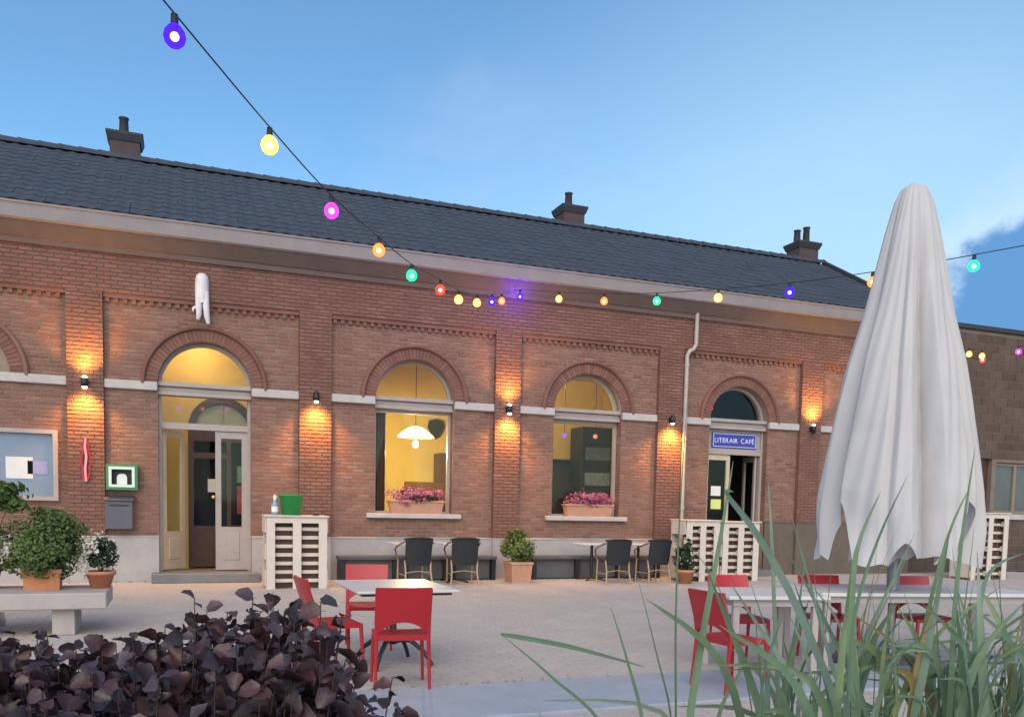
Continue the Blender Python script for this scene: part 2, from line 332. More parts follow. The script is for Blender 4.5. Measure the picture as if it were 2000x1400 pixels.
def paver_geo(mb, x0, x1, y0, y1, z):
    b = 0.003
    mb.add([(x0, y0, -0.03), (x1, y0, -0.03), (x1, y1, -0.03), (x0, y1, -0.03), (x0 + b, y0 + b, z), (x1 - b, y0 + b, z), (x1 - b, y1 - b, z), (x0 + b, y1 - b, z)],
           [(4, 5, 6, 7), (0, 1, 5, 4), (1, 2, 6, 5), (2, 3, 7, 6), (3, 0, 4, 7)])
one = MB(); paver_geo(one, -PX / 2 + .003, PX / 2 - .003, -PY / 2 + .003, PY / 2 - .003, 0.0); one_me = one.mesh('paver', MT['paver'])
st = MB()
for (x, y) in pav:
    z = rnd.uniform(-0.0008, 0.0012)
    if (x, y) in visset: link('paver', one_me, plaza, loc=(x + PX / 2, y + PY / 2, z))
    else: paver_geo(st, x + .003, x + PX - .003, y + .003, y + PY - .003, z)
st.build('paver_field', 'paver', plaza, kind='stuff')
band = MB().add([(-9, -10.96, -0.012), (26, -10.96, -0.012), (26, -9.86, -0.012), (-9, -9.86, -0.012)], [(0, 1, 2, 3)]).build('stone_band', 'joint', kind='structure')
band.location.z = 0.006
x = -3.0; k = 0
slab_me = MB().rbox(-0.597, 0.597, -0.53, 0.53, -0.04, 0.012, 0.008).mesh('slab', MT['bluestone'])
while x < 13:
    link('slab', slab_me, band, loc=(x, -10.41, 0.0)); x += 1.2
structure(MB().add([(-3, -15.9, -0.004), (6, -15.9, -0.004), (6, -13.2, -0.004), (-3, -13.2, -0.004)], [(0, 1, 2, 3)]).build('planting_bed', 'soil'))

# ------------------------------------------------------------------ the station building
B = thing('station_building', 'long single storey red brick building with arched openings and a dark tiled roof', 'building')
PIL = [(-5.62, -5.03), (-1.77, -1.20), (2.07, 2.66), (5.91, 6.46), (9.66, 10.26), (13.44, 14.04), (16.35, 16.9)]
BAYS = [(-5.03, -1.77, -3.4, 'blind'), (-1.20, 2.07, 0.44, 'door'), (2.66, 5.91, 4.29, 'window'), (6.46, 9.66, 8.03, 'window'), (10.26, 13.44, 11.82, 'door'), (14.04, 16.35, None, None)]
ZS, RO, RI, ZF, ZT = 3.47, 1.06, 0.79, 4.95, 5.62
WT = 0.42
core = MB(); core_d = MB()
def arch_pts(c, r, n=24, a0=0, a1=pi): return [(c + r * cos(a0 + (a1 - a0) * i / n), ZS + r * sin(a0 + (a1 - a0) * i / n)) for i in range(n + 1)]
for (xl, xr, c, kind) in BAYS:
    if kind in (None, 'blind'):
        core.box(xl, xr, 0, WT, 0, ZF); continue
    core.box(xl, c - RI, 0, WT, 0, ZS); core.box(c + RI, xr, 0, WT, 0, ZS)
    if kind == 'window': core.box(c - RI, c + RI, 0, WT, 0, 1.26)
    core.box(xl, c - RI, 0, WT, ZS, ZF); core.box(c + RI, xr, 0, WT, ZS, ZF)
    ap = arch_pts(c, RI)
    for i in range(len(ap) - 1):
        (xa, za), (xb, zb) = ap[i], ap[i + 1]
        core.prism([(xb, zb), (xa, za), (xa, ZF), (xb, ZF)], 0, WT)
for (a, b) in PIL: core_d.box(a + .006, b - .006, -0.092, WT, 0, ZF)
core_d.box(-5.62, 16.9, -0.092, WT, ZF, 6.1)
core_d.box(-9, -5.62, 0, WT, 0, 6.1)
core.build('wall', 'mortar', B); core_d.build('frieze', 'mortar_dark', B)
MB().box(-9, 16.9, 7.0, 7.3, 0, 6.1).box(-9, -8.7, WT, 7.0, 0, 6.1).build('rear_wall', 'brick', B)

# bricks
BL, BH, J = 0.20, 0.056, 0.012
bricks = []   # x0,x1,yf,yb,z0,z1,key
def courses(z0, z1, spans, yf, yb, key, ph=0.0):
    z = z0; k = 0
    while z + BH < z1 + 0.02:
        zt = min(z + BH, z1)
        for (a, b) in spans(z, zt):
            x = a - ((BL + J) / 2 if k % 2 else 0)
            while x < b - 0.01:
                x0 = max(x, a); x1 = min(x + BL, b)
                if x1 - x0 > 0.025: bricks.append((x0, x1, yf + rnd.uniform(-.0025, .0025), yb, z, zt, key))
                x += BL + J
        z += BH + J; k += 1
def bay_spans(xl, xr, c, kind):
    def f(z0, z1):
        if kind is None: return [(xl, xr)]
        zz = z1 if z0 < ZS else z0
        if z0 >= ZS - 0.03:
            h = RO * RO - (max(z0, ZS) - ZS) ** 2
            if h > 0:
                w = sqrt(h) + 0.004; return [(xl, c - w), (c + w, xr)]
            return [(xl, xr)]
        if kind == 'blind': return [(xl, xr)]
        if kind == 'window' and z1 <= 1.26: return [(xl, xr)]
        return [(xl, c - RI), (c + RI, xr)]
    return f
for (xl, xr, c, kind) in BAYS:
    zb = 0.83 if xl < 10 else (1.25 if xl > 10 else 0.83)
    courses(zb, 3.345, bay_spans(xl, xr, c, kind), -0.010, 0.02, 'brick')
    courses(3.505, ZF - 0.07, bay_spans(xl, xr, c, kind), -0.010, 0.02, 'brick')
for i, (a, b) in enumerate(PIL):
    courses(0.83 if a < 10.2 else 1.25, ZF, lambda z0, z1, a=a, b=b: [(a, b)], -0.102, 0.0, 'brick_dark')
courses(ZF, ZT, lambda z0, z1: [(-5.62, 16.9)], -0.102, -0.08, 'brick_dark')
courses(0.05, 5.6, lambda z0, z1: [(-9, -5.63)] if z0 < 5.6 else [], -0.010, 0.02, 'brick')
def brick_geo(mb, b):
    x0, x1, yf, yb, z0, z1 = b[:6]; e = 0.004
    mb.add([(x0, yb, z0), (x1, yb, z0), (x1, yb, z1), (x0, yb, z1), (x0 + e, yf, z0 + e), (x1 - e, yf, z0 + e), (x1 - e, yf, z1 - e), (x0 + e, yf, z1 - e)],
           [(4, 5, 6, 7), (0, 1, 5, 4), (1, 2, 6, 5), (2, 3, 7, 6), (3, 0, 4, 7)])
full = [b for b in bricks if b[6] == 'brick' and abs(b[1] - b[0] - BL) < 1e-4 and abs(b[5] - b[4] - BH) < 1e-4 and (-0.75 < b[0] < -0.45 or 1.25 < b[0] < 1.9) and b[4] > 1.25]
full.sort(key=lambda b: camdist((b[0] + b[1]) / 2, 0, b[4])); near = set(full[:300])
bm = MB(); brick_geo(bm, (-BL / 2, BL / 2, -0.015, 0.015, -BH / 2, BH / 2)); bme = bm.mesh('brick', MT['brick'])
sb = {'brick': MB(), 'brick_dark': MB()}
for b in bricks:
    if b in near: link('brick', bme, B, loc=((b[0] + b[1]) / 2, b[2] + 0.015, (b[4] + b[5]) / 2))
    else: brick_geo(sb[b[6]], b)
sb['brick'].build('brickwork', 'brick', B, kind='stuff'); sb['brick_dark'].build('dark_brickwork', 'brick_dark', B, kind='stuff')

# arch rings: voussoirs one by one, moulded outer bead
for (xl, xr, c, kind) in BAYS:
    if c is None: continue
    nv = 40
    vm = MB()
    da = pi / nv; h = da / 2 - 0.004
    q = lambda r, a, y: (r * sin(a), y, r * cos(a))
    vs = [q(RI + .003, -h, -.03), q(RI + .003, h, -.03), q(RO - .075, h, -.03), q(RO - .075, -h, -.03)]
    vs += [(x, .03, z) for (x, _, z) in vs]
    vm.add(vs, [(3, 2, 1, 0), (0, 1, 5, 4), (1, 2, 6, 5), (2, 3, 7, 6), (3, 0, 4, 7)])
    vme = vm.mesh('voussoir', MT['brick_dark'])
    for i in range(nv):
        a = -pi / 2 + (i + .5) * da
        link('voussoir', vme, B, loc=(c, 0, ZS), rot=(0, a, 0))
    bead = MB(); n = 36
    prof = [(RO - .07, .01), (RO - .07, -.05), (RO - .045, -.085), (RO - .01, -.085), (RO + .012, -.055), (RO + .012, .01)]
    pts = [(c + r * cos(pi * i / n), y, ZS + r * sin(pi * i / n)) for i in range(n + 1) for (r, y) in prof]; m = len(prof)
    bead.add(pts, [(i * m + j, i * m + j + 1, (i + 1) * m + j + 1, (i + 1) * m + j) for i in range(n) for j in range(m - 1)])
    bead.build('arch_moulding', 'brick_dark', B)
    back = MB()
    a0 = arch_pts(c, RI, 24); a1 = arch_pts(c, RO, 24)
    for i in range(24): back.add([(a0[i][0], -.012, a0[i][1]), (a1[i][0], -.012, a1[i][1]), (a1[i + 1][0], -.012, a1[i + 1][1]), (a0[i + 1][0], -.012, a0[i + 1][1])], [(0, 1, 2, 3)])
    back.build('arch_joint', 'mortar_dark', B)
    if kind == 'blind':
        pass
# intrados and jamb bricks: soldier-like relief on the reveals
for (xl, xr, c, kind) in BAYS:
    if kind not in ('door', 'window'): continue
    rv = MB(); z = 1.30 if kind == 'window' else (0.85 if c < 5 else 1.27); k = 0
    while z < ZS - .1:
        off = 0.0 if k % 2 else 0.10
        for sx in (-1, 1):
            x = c + sx * RI
            for (ya, yb) in ((0.004 , 0.095), (0.107, 0.198)):
                rv.box(min(x, x - sx * .005), max(x, x - sx * .005), ya, yb, z, z + BH)
        z += BH + J; k += 1
    rv.build('reveal_bricks', 'brick', B, kind='stuff')
# corbel teeth along the top of each panel
for (xl, xr, c, kind) in BAYS:
    cm = MB(); x = xl + 0.03
    cm.box(xl, xr, -0.07, 0.0, ZF - 0.075, ZF - .002)
    while x < xr - .08:
        cm.box(x, x + 0.07, -0.055, 0.0, ZF - 0.15, ZF - 0.077); x += 0.14
    cm.build('corbel_table', 'brick_dark', B, kind='stuff')
# plinth
def plinth(x0, x1, y, ztop, mat):
    MB().box(x0, x1, y, 0.02, 0, ztop - .03).extrude_x([(y, ztop - .03), (y - .012, ztop - .03), (y - .012, ztop - .012), (-0.0, ztop), (0.02, ztop), (0.02, ztop - .03)][::-1], x0, x1).build('plinth', mat, B)
cur = [(-9, -1.77, -.03), (-1.77, -1.2, -.115), (-1.2, -.35, -.03), (1.23, 2.07, -.03), (2.07, 2.66, -.115), (2.66, 5.91, -.03), (5.91, 6.46, -.115), (6.46, 9.66, -.03), (9.66, 10.26, -.115)]
for (a, b, y) in cur: plinth(a, b, y, 0.82, 'plinth')
for (a, b, y) in [(10.26, 11.03, -.03), (12.61, 13.44, -.03), (13.44, 14.04, -.115), (14.04, 16.35, -.03), (16.35, 16.9, -.115)]: plinth(a, b, y, 1.24, 'plinth_brown')
# string course, white stone
for (xl, xr, c, kind) in BAYS:
    for (a, b) in ([(xl, xr)] if kind in (None, 'blind') else [(xl, c - RI - .002), (c + RI + .002, xr)]):
        MB().rbox(a, b, -0.075, 0.05, 3.35, 3.50, 0.012).build('string_course', 'stone', B)
# cornice and gutter
MB().extrude_x([(-.09, 5.60), (-.15, 5.60), (-.17, 5.68), (-.20, 5.70), (-.33, 5.86), (-.36, 5.90), (.05, 5.90), (.05, 5.60)][::-1], -9, 17.05).build('cornice', 'cornice', B)
MB().extrude_x([(-.38, 5.903), (-.42, 5.93), (-.43, 6.14), (-.45, 6.15), (-.45, 6.18), (.05, 6.18), (.05, 5.903)][::-1], -9, 17.1).build('gutter', 'fascia', B)

# roof: slopes, tiles, ridge tiles, chimneys
EY, EZ, RY, RZ = -0.44, 6.20, 3.5, 8.42
sl = sqrt((RY - EY) ** 2 + (RZ - EZ) ** 2); pitch = math.atan2(RZ - EZ, RY - EY)
roof = MB().add([(-9, EY, EZ - .03), (16.9, EY, EZ - .03), (16.9, RY, RZ - .03), (-9, RY, RZ - .03), (16.9, 7.4, EZ - .03), (-9, 7.4, EZ - .03)], [(0, 1, 2, 3), (3, 2, 4, 5)])
roof.add([(16.9, EY + .5, EZ - .04), (16.9, 7.2, EZ - .04), (16.9, RY, RZ - .06)], [(0, 1, 2)])
ro = roof.build('roof', 'tile', B)
TW, TE, rows = 0.25, sl / 13, 13
tm = MB(); nx = 6
pr = [(-TW / 2 + TW * i / nx, 0.011 * sin(2 * pi * i / nx + 0.6)) for i in range(nx + 1)]
vs = [(x, -0.01, z + 0.013) for x, z in pr] + [(x, TE + 0.03, z + 0.0) for x, z in pr] + [(x, -0.01, z - 0.004) for x, z in pr]
tm.add(vs, [(i, i + 1, i + nx + 2, i + nx + 1) for i in range(nx)] + [(i + 2 * nx + 2, i + 2 * nx + 3, i + 1, i) for i in range(nx)], False)
tme = tm.mesh('roof_tile', MT['tile'])
tiles = []
for j in range(rows):
    xx = -9 + TW / 2
    while xx < 16.85: tiles.append((xx, j)); xx += TW
def tile_pos(x, j): return Vector((x, EY + cos(pitch) * TE * j, EZ + sin(pitch) * TE * j))
cand = sorted([t for t in tiles if -2.9 < t[0] < 15], key=lambda t: camdist(*tile_pos(*t)))[:300]; cs = set(cand)
ts = MB(); rotm = Matrix.Rotation(pitch, 3, 'X')
for t in tiles:
    p = tile_pos(*t) + Vector((rnd.gauss(0, .003), rnd.gauss(0, .003), rnd.gauss(0, .0015)))
    if t in cs: link('roof_tile', tme, ro, loc=p, rot=(pitch, 0, rnd.gauss(0, .004)))
    else: ts.add([rotm @ Vector(v) + p for v in tm.v], tm.f)
ts.build('tile_field', 'tile', ro, kind='stuff')
rm = MB(); n = 8
for i, (xa, rr) in enumerate(((0, .13), (.30, .12), (.30, .135), (.36, .135))): rm.add([(xa, rr * cos(pi * k / n), rr * sin(pi * k / n) - .02) for k in range(n + 1)], [])
rm.f = [(i * (n + 1) + k, i * (n + 1) + k + 1, (i + 1) * (n + 1) + k + 1, (i + 1) * (n + 1) + k) for i in range(3) for k in range(n)]; rm.sm = [False] * len(rm.f)
rme = rm.mesh('ridge_tile', MT['tile'])
xx = -3.6
while xx < 16.7: link('ridge_tile', rme, ro, loc=(xx, RY, RZ)); xx += 0.36
MB().box(16.9, 17.0, EY, RY, 0, 0.01)  # (verge)
vg = MB(); vg.add([(16.86, EY - .02, EZ - .08), (17.0, EY - .02, EZ - .08), (17.0, RY, RZ - .05), (16.86, RY, RZ - .05), (16.86, EY - .02, EZ + .06), (17.0, EY - .02, EZ + .06), (17.0, RY, RZ + .09), (16.86, RY, RZ + .09)], [(0, 3, 2, 1), (4, 5, 6, 7), (0, 1, 5, 4), (1, 2, 6, 5), (2, 3, 7, 6), (3, 0, 4, 7)])
vg.build('verge', 'lead', B)
MB().add([(16.9, WT, 0), (16.9, 7, 0), (16.9, 7, 6.2), (16.9, 3.5, 8.3), (16.9, WT, 6.6)], [(0, 1, 2, 3, 4)]).build('gable_wall', 'brick_dark', B)
def chimney(x0, x1, y0, y1, ztop, pots):
    ch = MB().box(x0, x1, y0, y1, 7.6, ztop - .16)
    o = ch.build('chimney', 'chimney', B)
    MB().add([(x0 - .02, y0 - .02, ztop - .17), (x1 + .02, y0 - .02, ztop - .17), (x1 + .02, y1 + .02, ztop - .17), (x0 - .02, y1 + .02, ztop - .17), (x0 - .07, y0 - .07, ztop - .04), (x1 + .07, y0 - .07, ztop - .04), (x1 + .07, y1 + .07, ztop - .04), (x0 - .07, y1 + .07, ztop - .04), (x0 - .07, y0 - .07, ztop), (x1 + .07, y0 - .07, ztop), (x1 + .07, y1 + .07, ztop), (x0 - .07, y1 + .07, ztop)],
             [(0, 1, 5, 4), (1, 2, 6, 5), (2, 3, 7, 6), (3, 0, 4, 7), (4, 5, 9, 8), (5, 6, 10, 9), (6, 7, 11, 10), (7, 4, 8, 11), (8, 9, 10, 11)]).build('chimney_cap', 'lead', o)
    for (px, pz) in pots:
        MB().lathe([(.10, ztop - .01), (.085, ztop + pz - .04), (.10, ztop + pz - .03), (.10, ztop + pz), (.06, ztop + pz), (.06, ztop + pz - .2)], 12, (px, (y0 + y1) / 2, 0)).build('chimney_pot', 'lead', o)
chimney(-1.29, -.72, 3.42, 3.95, 8.93, [(-1.03, .38)])
chimney(8.88, 9.44, 3.42, 3.98, 8.90, [(9.12, .38)])
chimney(16.02, 16.66, 3.42, 3.98, 8.93, [(16.14, .36), (16.45, .48)])

# windows
def slab_ring(mb, x0, x1, z0, z1, y0, y1, w): 
    mb.box(x0, x0 + w, y0, y1, z0, z1).box(x1 - w, x1, y0, y1, z0, z1).box(x0 + w, x1 - w, y0, y1, z0, z0 + w).box(x0 + w, x1 - w, y0, y1, z1 - w, z1)
def arch_frame(mb, c, r0, r1, y0, y1, z=None, n=24):
    for i in range(n):
        a, b = pi * i / n, pi * (i + 1) / n
        mb.prism([(c + r0 * cos(b), ZS + r0 * sin(b)), (c + r0 * cos(a), ZS + r0 * sin(a)), (c + r1 * cos(a), ZS + r1 * sin(a)), (c + r1 * cos(b), ZS + r1 * sin(b))], y0, y1)
def arch_glass(c, r, y, parent, z0=ZS):
    n = 20; pts = [(c + r * cos(pi * i / n), y, ZS + r * sin(pi * i / n)) for i in range(n + 1)]
    MB().add(pts, [tuple(range(n + 1))]).build('pane', 'glass', parent)
def transom(c, parent, mat='frame'):
    MB().rbox(c - RI, c + RI, 0.06, 0.30, 3.30, 3.37, .008).rbox(c - RI, c + RI, 0.10, 0.30, 3.373, 3.45, .008).rbox(c - RI, c + RI, 0.04, 0.30, 3.453, 3.53, .012).build('transom_beam', mat, parent)
FY0, FY1 = 0.20, 0.27
for c in (4.29, 8.03):
    w = MB(); slab_ring(w, c - RI, c + RI, 1.26, 3.30, FY0, FY1, 0.065); arch_frame(w, c, RI - .06, RI + .01, FY0, FY1)
    wo_ = w.build('window', 'frame', B)
    transom(c, wo_)
    MB().add([(c - RI + .06, .235, 1.32), (c + RI - .06, .235, 1.32), (c + RI - .06, .235, 3.24), (c - RI + .06, .235, 3.24)], [(0, 1, 2, 3)]).build('pane', 'glass', wo_)
    arch_glass(c, RI - .058, .235, wo_)
    MB().rbox(c - .94, c + .94, -.13, .20, 1.19, 1.28, .01).build('window_sill', 'stone', B)

# entrance door on the left: frame, transom light, leaf swung open, closed leaf with side light
def leaf(mb, w, z0, z1, gz0, st_=.10, t=.045):
    mb.box(0, st_, 0, t, z0, z1).box(w - st_, w, 0, t, z0, z1).box(st_, w - st_, 0, t, z1 - .12, z1).box(st_, w - st_, 0, t, z0, gz0)
    mb.rbox(st_ + .04, w - st_ - .04, -.012, t + .012, z0 + .18, gz0 - .12, .008)
c = 0.44
d = MB(); d.box(c - RI, c - RI + .06, .16, .27, .17, 3.30).box(c + RI - .06, c + RI, .16, .27, .17, 3.30); arch_frame(d, c, RI - .06, RI + .01, .18, .27)
d.box(c - RI + .06, c + RI - .06, .16, .27, 2.72, 2.83)
do = d.build('entrance_door', 'frame', B)
transom(c, do)
arch_glass(c, RI - .058, .225, do)
MB().add([(c - RI + .06, .225, 2.83), (c + RI - .06, .225, 2.83), (c + RI - .06, .225, 3.3), (c - RI + .06, .225, 3.3)], [(0, 1, 2, 3)]).build('pane', 'glass', do)
lf = MB(); leaf(lf, .56, .19, 2.71, .98); rl = lf.build('door_leaf', 'frame', do); rl.location = (c + RI - .62, .19, 0)
lf2 = MB(); leaf(lf2, .60, .19, 2.71, .88); ll = lf2.build('door_leaf', 'frame_cream', do, label='cream door leaf folded open into the entrance'); ll.location = (c - RI + .07, .25, 0); ll.rotation_euler = (0, 0, R(52))
MB().add([(c + RI - .52, .215, .98), (c + RI - .16, .215, .98), (c + RI - .16, .215, 2.6), (c + RI - .52, .215, 2.6)], [(0, 1, 2, 3)]).build('pane', 'glass', do)
po = MB().box(.10, .50, .02, .024, .88, 2.6).build('pane', 'glass', do); po.location = ll.location; po.rotation_euler = ll.rotation_euler
kn = MB(); kn.ball((c + RI - .66, .13, 1.52), .035); kn.tube([(c + RI - .66, .13, 1.52), (c + RI - .62, .2, 1.52)], .012); kn.build('door_knob', M('brass', (.7, .5, .15), .3, .1, 8, 0, metal=.8), do)
MB().rbox(c - RI - .12, c + RI + .12, -.42, .40, 0, .165, .012).build('door_step', 'step', B)
# vestibule with the dark inner door
MB().box(c - .95, c - .80, .42, 1.7, .1, 4.6).box(c + 1.05, c + 1.2, .42, 1.7, .1, 4.6).build('vestibule_wall', 'wall_in', B)
iw = MB(); ix0, ix1, iz = .16, 1.42, 2.98
iw.box(c - .80, ix0, 1.7, 1.85, .1, 4.6); iw.box(ix1, 1.64, 1.7, 1.85, .1, 4.6)
ic, ir = (ix0 + ix1) / 2, (ix1 - ix0) / 2
for i in range(16):
    a, b = pi * i / 16, pi * (i + 1) / 16
    iw.prism([(ic + ir * cos(b), iz - .1 + .62 * sin(b)), (ic + ir * cos(a), iz - .1 + .62 * sin(a)), (ic + ir * cos(a), 4.6), (ic + ir * cos(b), 4.6)], 1.7, 1.85)
iw.build('vestibule_wall', 'wall_in', B)
idr = MB()
for i in range(16):
    a, b = pi * i / 16, pi * (i + 1) / 16
    idr.prism([(ic + (ir - .13) * cos(b), iz - .1 + .48 * sin(b)), (ic + (ir - .13) * cos(a), iz - .1 + .48 * sin(a)), (ic + ir * cos(a), iz - .1 + .62 * sin(a)), (ic + ir * cos(b), iz - .1 + .62 * sin(b))], 1.66, 1.78)
idr.box(ix0, ix1, 1.66, 1.78, 2.62, 2.88).box(ix0, ix0 + .10, 1.66, 1.78, .12, 2.62).box(ix0 + .72, ix0 + .80, 1.66, 1.78, .12, 2.62).box(ix1 - .08, ix1, 1.66, 1.78, .12, 2.62)
idr.box(ix0 + .1, ix1 - .08, 1.68, 1.76, .14, .95).box(ix0 + .1, ix0 + .72, 1.68, 1.76, 2.28, 2.40)
io = idr.build('inner_door', 'wood_dark', B)
MB().box(ix0 + .1, ix0 + .72, 1.71, 1.72, .95, 2.28).box(ix0 + .8, ix1 - .08, 1.71, 1.72, .95, 2.62).box(ix0 + .1, ix0 + .72, 1.71, 1.72, 2.40, 2.62).build('pane', 'glass_board', io)
MB().add([(ic + (ir - .13) * cos(pi * i / 12), 1.72, iz - .1 + .48 * sin(pi * i / 12)) for i in range(13)], [tuple(range(13))]).build('pane', M('frosted_pane', (.32, .36, .30), .4, .05, 4, 0), io)
MB().box(ic - .02, ic + .02, 1.69, 1.72, 2.88, 3.37).build('glazing_bar', 'frame', io)
MB().box(.52, .70, 1.662, 1.668, 1.62, 1.88).build('notice', 'paper', B)

# right-hand door under the enamel sign
c = 11.82
d = MB(); d.box(c - RI, c - RI + .06, .16, .27, .14, 3.30).box(c + RI - .06, c + RI, .16, .27, .14, 3.30); arch_frame(d, c, RI - .06, RI + .01, .18, .27)
d.box(c - RI + .06, c + RI - .06, .16, .27, 2.74, 2.87)
do2 = d.build('cafe_door', 'frame', B); transom(c, do2); arch_glass(c, RI - .058, .225, do2)
MB().box(c - RI + .06, c + RI - .06, .20, .25, 2.87, 3.30).build('sign_board', 'frame', do2)
lf = MB(); leaf(lf, .66, .16, 2.73, .90, .09); o = lf.build('door_leaf', 'frame_cream', do2); o.location = (c - RI + .06, .20, 0)
MB().add([(c - RI + .15, .222, .9), (c - RI + .63, .222, .9), (c - RI + .63, .222, 2.61), (c - RI + .15, .222, 2.61)], [(0, 1, 2, 3)]).build('pane', 'glass', do2)
lf = MB(); leaf(lf, .66, .16, 2.73, .90, .09); o = lf.build('door_leaf', 'frame', do2, label='grey door leaf standing open into the room'); o.location = (c + RI - .09, .25, 0); o.rotation_euler = (0, 0, R(78))
MB().rbox(c - RI - .1, c + RI + .1, -.40, .40, 0, .13, .012).build('door_step', 'step', B)
MB().box(c - RI + .25, c - RI + .52, .205, .212, 1.50, 1.72).build('notice', 'paper_lime', B); MB().box(c - RI + .24, c - RI + .50, .205, .212, 1.80, 2.02).build('notice', 'paper', B)

# interior shell
inn = MB(); inn.box(-9, 16.9, 3.2, 3.3, .1, 4.6).box(2.0, 2.15, .42, 3.2, .1, 4.6).box(6.1, 6.2, .42, 3.2, 1.0, 4.6).box(10.0, 10.15, .42, 3.2, .1, 4.6).box(14.2, 14.35, .42, 3.2, .1, 4.6).box(-1.6, -1.45, .42, 3.2, .1, 4.6)
inn.build('interior_wall', 'wall_in', B)
MB().box(-9, 16.9, .42, 3.3, 4.6, 4.65).build('interior_ceiling', 'ceil_in', B); MB().box(-9, 16.9, .42, 3.3, .05, .1).build('interior_floor', 'floor_in', B)
MB().box(-1.45, 2.0, 3.0, 3.1, .1, 4.6).box(-1.45, -1.4, 1.86, 3.0, .1, 4.6).box(1.95, 2.0, 1.86, 3.0, .1, 4.6).build('darkness_backing', 'panel_and_darkness', B)  # dark sheets added behind the inner door as the darkness of the room
MB().box(10.15, 14.2, 3.1, 3.2, .1, 4.6).box(10.15, 10.2, .42, 3.1, .1, 4.6).box(14.15, 14.2, .42, 3.1, .1, 4.6).build('darkness_backing', 'panel_and_darkness', B)  # dark lining that paints the right door's room unlit
MB().box(6.25, 9.55, 3.08, 3.2, .1, 2.64).build('wainscot', 'panel_and_darkness', B)
# downpipe
dp = MB(); dp.tube([(10.50, -.17, 5.72), (10.50, -.17, 5.5), (10.50, -.17, 5.05), (10.44, -.17, 4.95), (10.35, -.15, 4.90), (10.30, -.15, 4.80), (10.30, -.15, 2.9), (10.30, -.15, .05)], .046, 10); dpo = dp.build('downpipe', 'pipe', B)
for z in (4.6, 3.0, 1.5): MB().tube([(10.30, -.15, z - .03), (10.30, -.15, z + .03)], .056, 10).build('pipe_collar', 'pipe', dpo)

# ------------------------------------------------------------------ things inside, seen through the glass
t = thing('pendant_lamp', 'glowing pendant lamp with a white frilled shade behind the left window', 'lamp', (4.62, 1.2, 0))
n = 32; fr = MB()
prof = [(.05, 3.10), (.16, 3.06), (.28, 2.96), (.36, 2.86)]
fr.add([(r * (1 + (.10 if k % 2 else -.05) * (i / 3)) * cos(2 * pi * k / n), r * (1 + (.10 if k % 2 else -.05) * (i / 3)) * sin(2 * pi * k / n), z) for i, (r, z) in enumerate(prof) for k in range(n)], [(i * n + k, i * n + (k + 1) % n, (i + 1) * n + (k + 1) % n, (i + 1) * n + k) for i in range(3) for k in range(n)])
fr.build('lamp_shade', M('opal_glass', (.75, .70, .60), .4, .05, 6, 0, trans=.4), t)
MB().tube([(0, 0, 3.1), (0, 0, 4.6)], .008, 6).build('cord', 'cable', t)
MB().ball((0, 0, 2.72), .065, 12, 8, 1.2).build('bulb', 'lamp_warm', t)
light('pendant_light', 'POINT', (4.62, 1.2, 2.58), 150, (1.0, .78, .36), size=.1)
for (x, y, e, lab) in ((7.77, 1.2, 75, 'small ceiling lamp glowing in the arch of the right window'), (.35, 1.05, 26, 'small ceiling lamp inside the vestibule of the left entrance')):
    t = thing('ceiling_lamp', lab, 'lamp', (x, y, 0)); MB().tube([(0, 0, 4.40), (0, 0, 4.6)], .01, 6).build('rod', 'frame', t); zz = 4.42 if x > 2 else 4.6
    MB().lathe([(.07, zz), (.07, zz - .05), (.03, zz - .07)], 12).build('lamp_base', 'frame', t); MB().ball((0, 0, zz - .13), .05).build('bulb', 'lamp_warm', t)
    light('ceiling_light', 'POINT', (x, y, zz - .22), e, (1.0, .76, .34), size=.08)
t = thing('wall_clock', 'dark shield shaped clock hanging on the ochre back wall', 'clock', (5.62, 3.17, 3.25))
MB().prism([(-.17, .16), (-.20, .02), (-.10, -.20), (0, -.26), (.10, -.20), (.20, .02), (.17, .16), (0, .20)][::-1], -.06, .02).build('clock_case', 'black', t); cf = MB().lathe([(.0, 0), (.08, 0)], 16).build('clock_face', 'leaf_dark', t); cf.rotation_euler = (R(90), 0, 0); cf.location = (0, -.065, .03)
t = thing('cabinet', 'brown wooden cabinet against the back wall of the left room', 'cabinet', (5.82, 2.9, .1))
MB().rbox(-.25, .25, -.22, .25, 0, 2.55, .01).build('body', 'wood_dark', t); 
for z in (.2, 1.4): MB().rbox(-.22, .22, -.235, -.222, z, z + 1.05, .004).build('door', 'wood_dark', t)
t = thing('high_settle', 'brown high backed settle behind the pink flowers of the left window', 'settle', (4.95, 1.9, .1))
MB().rbox(-.33, .6, .2, .26, .0, 1.86, .02).build('backrest', 'wood_dark', t); MB().rbox(-.5, .5, -.25, .2, .38, .44, .02).build('seat', 'wood_dark', t)
for sx in (-.47, .43): MB().box(sx, sx + .04, -.25, .2, 0, .7).build('side_panel', 'wood_dark', t)
t = thing('curtain', 'dark brown curtain hanging inside the left edge of the left window', 'curtain', (3.66, .55, .1))
cu = MB(); n = 24; cu.add([(-.17 + .34 * i / n, .03 * sin(i * 1.3), z) for z in (0.6, 3.4) for i in range(n + 1)], [(i, i + 1, i + n + 2, i + n + 1) for i in range(n)], True); cu.build('fabric', 'wood_dark', t); MB().tube([(-.2, 0, 3.42), (.2, 0, 3.42)], .015, 6).build('rod', 'black', t)
t = thing('bar_fridge', 'tall black refrigerator in the right window room', 'fridge', (9.35, 2.4, .1))
MB().rbox(-.45, .42, -.3, .35, 0, 3.28, .02).build('body', 'black', t); MB().box(-.38, .35, -.312, -.302, .3, 2.9).build('glass_door', 'glass', t)
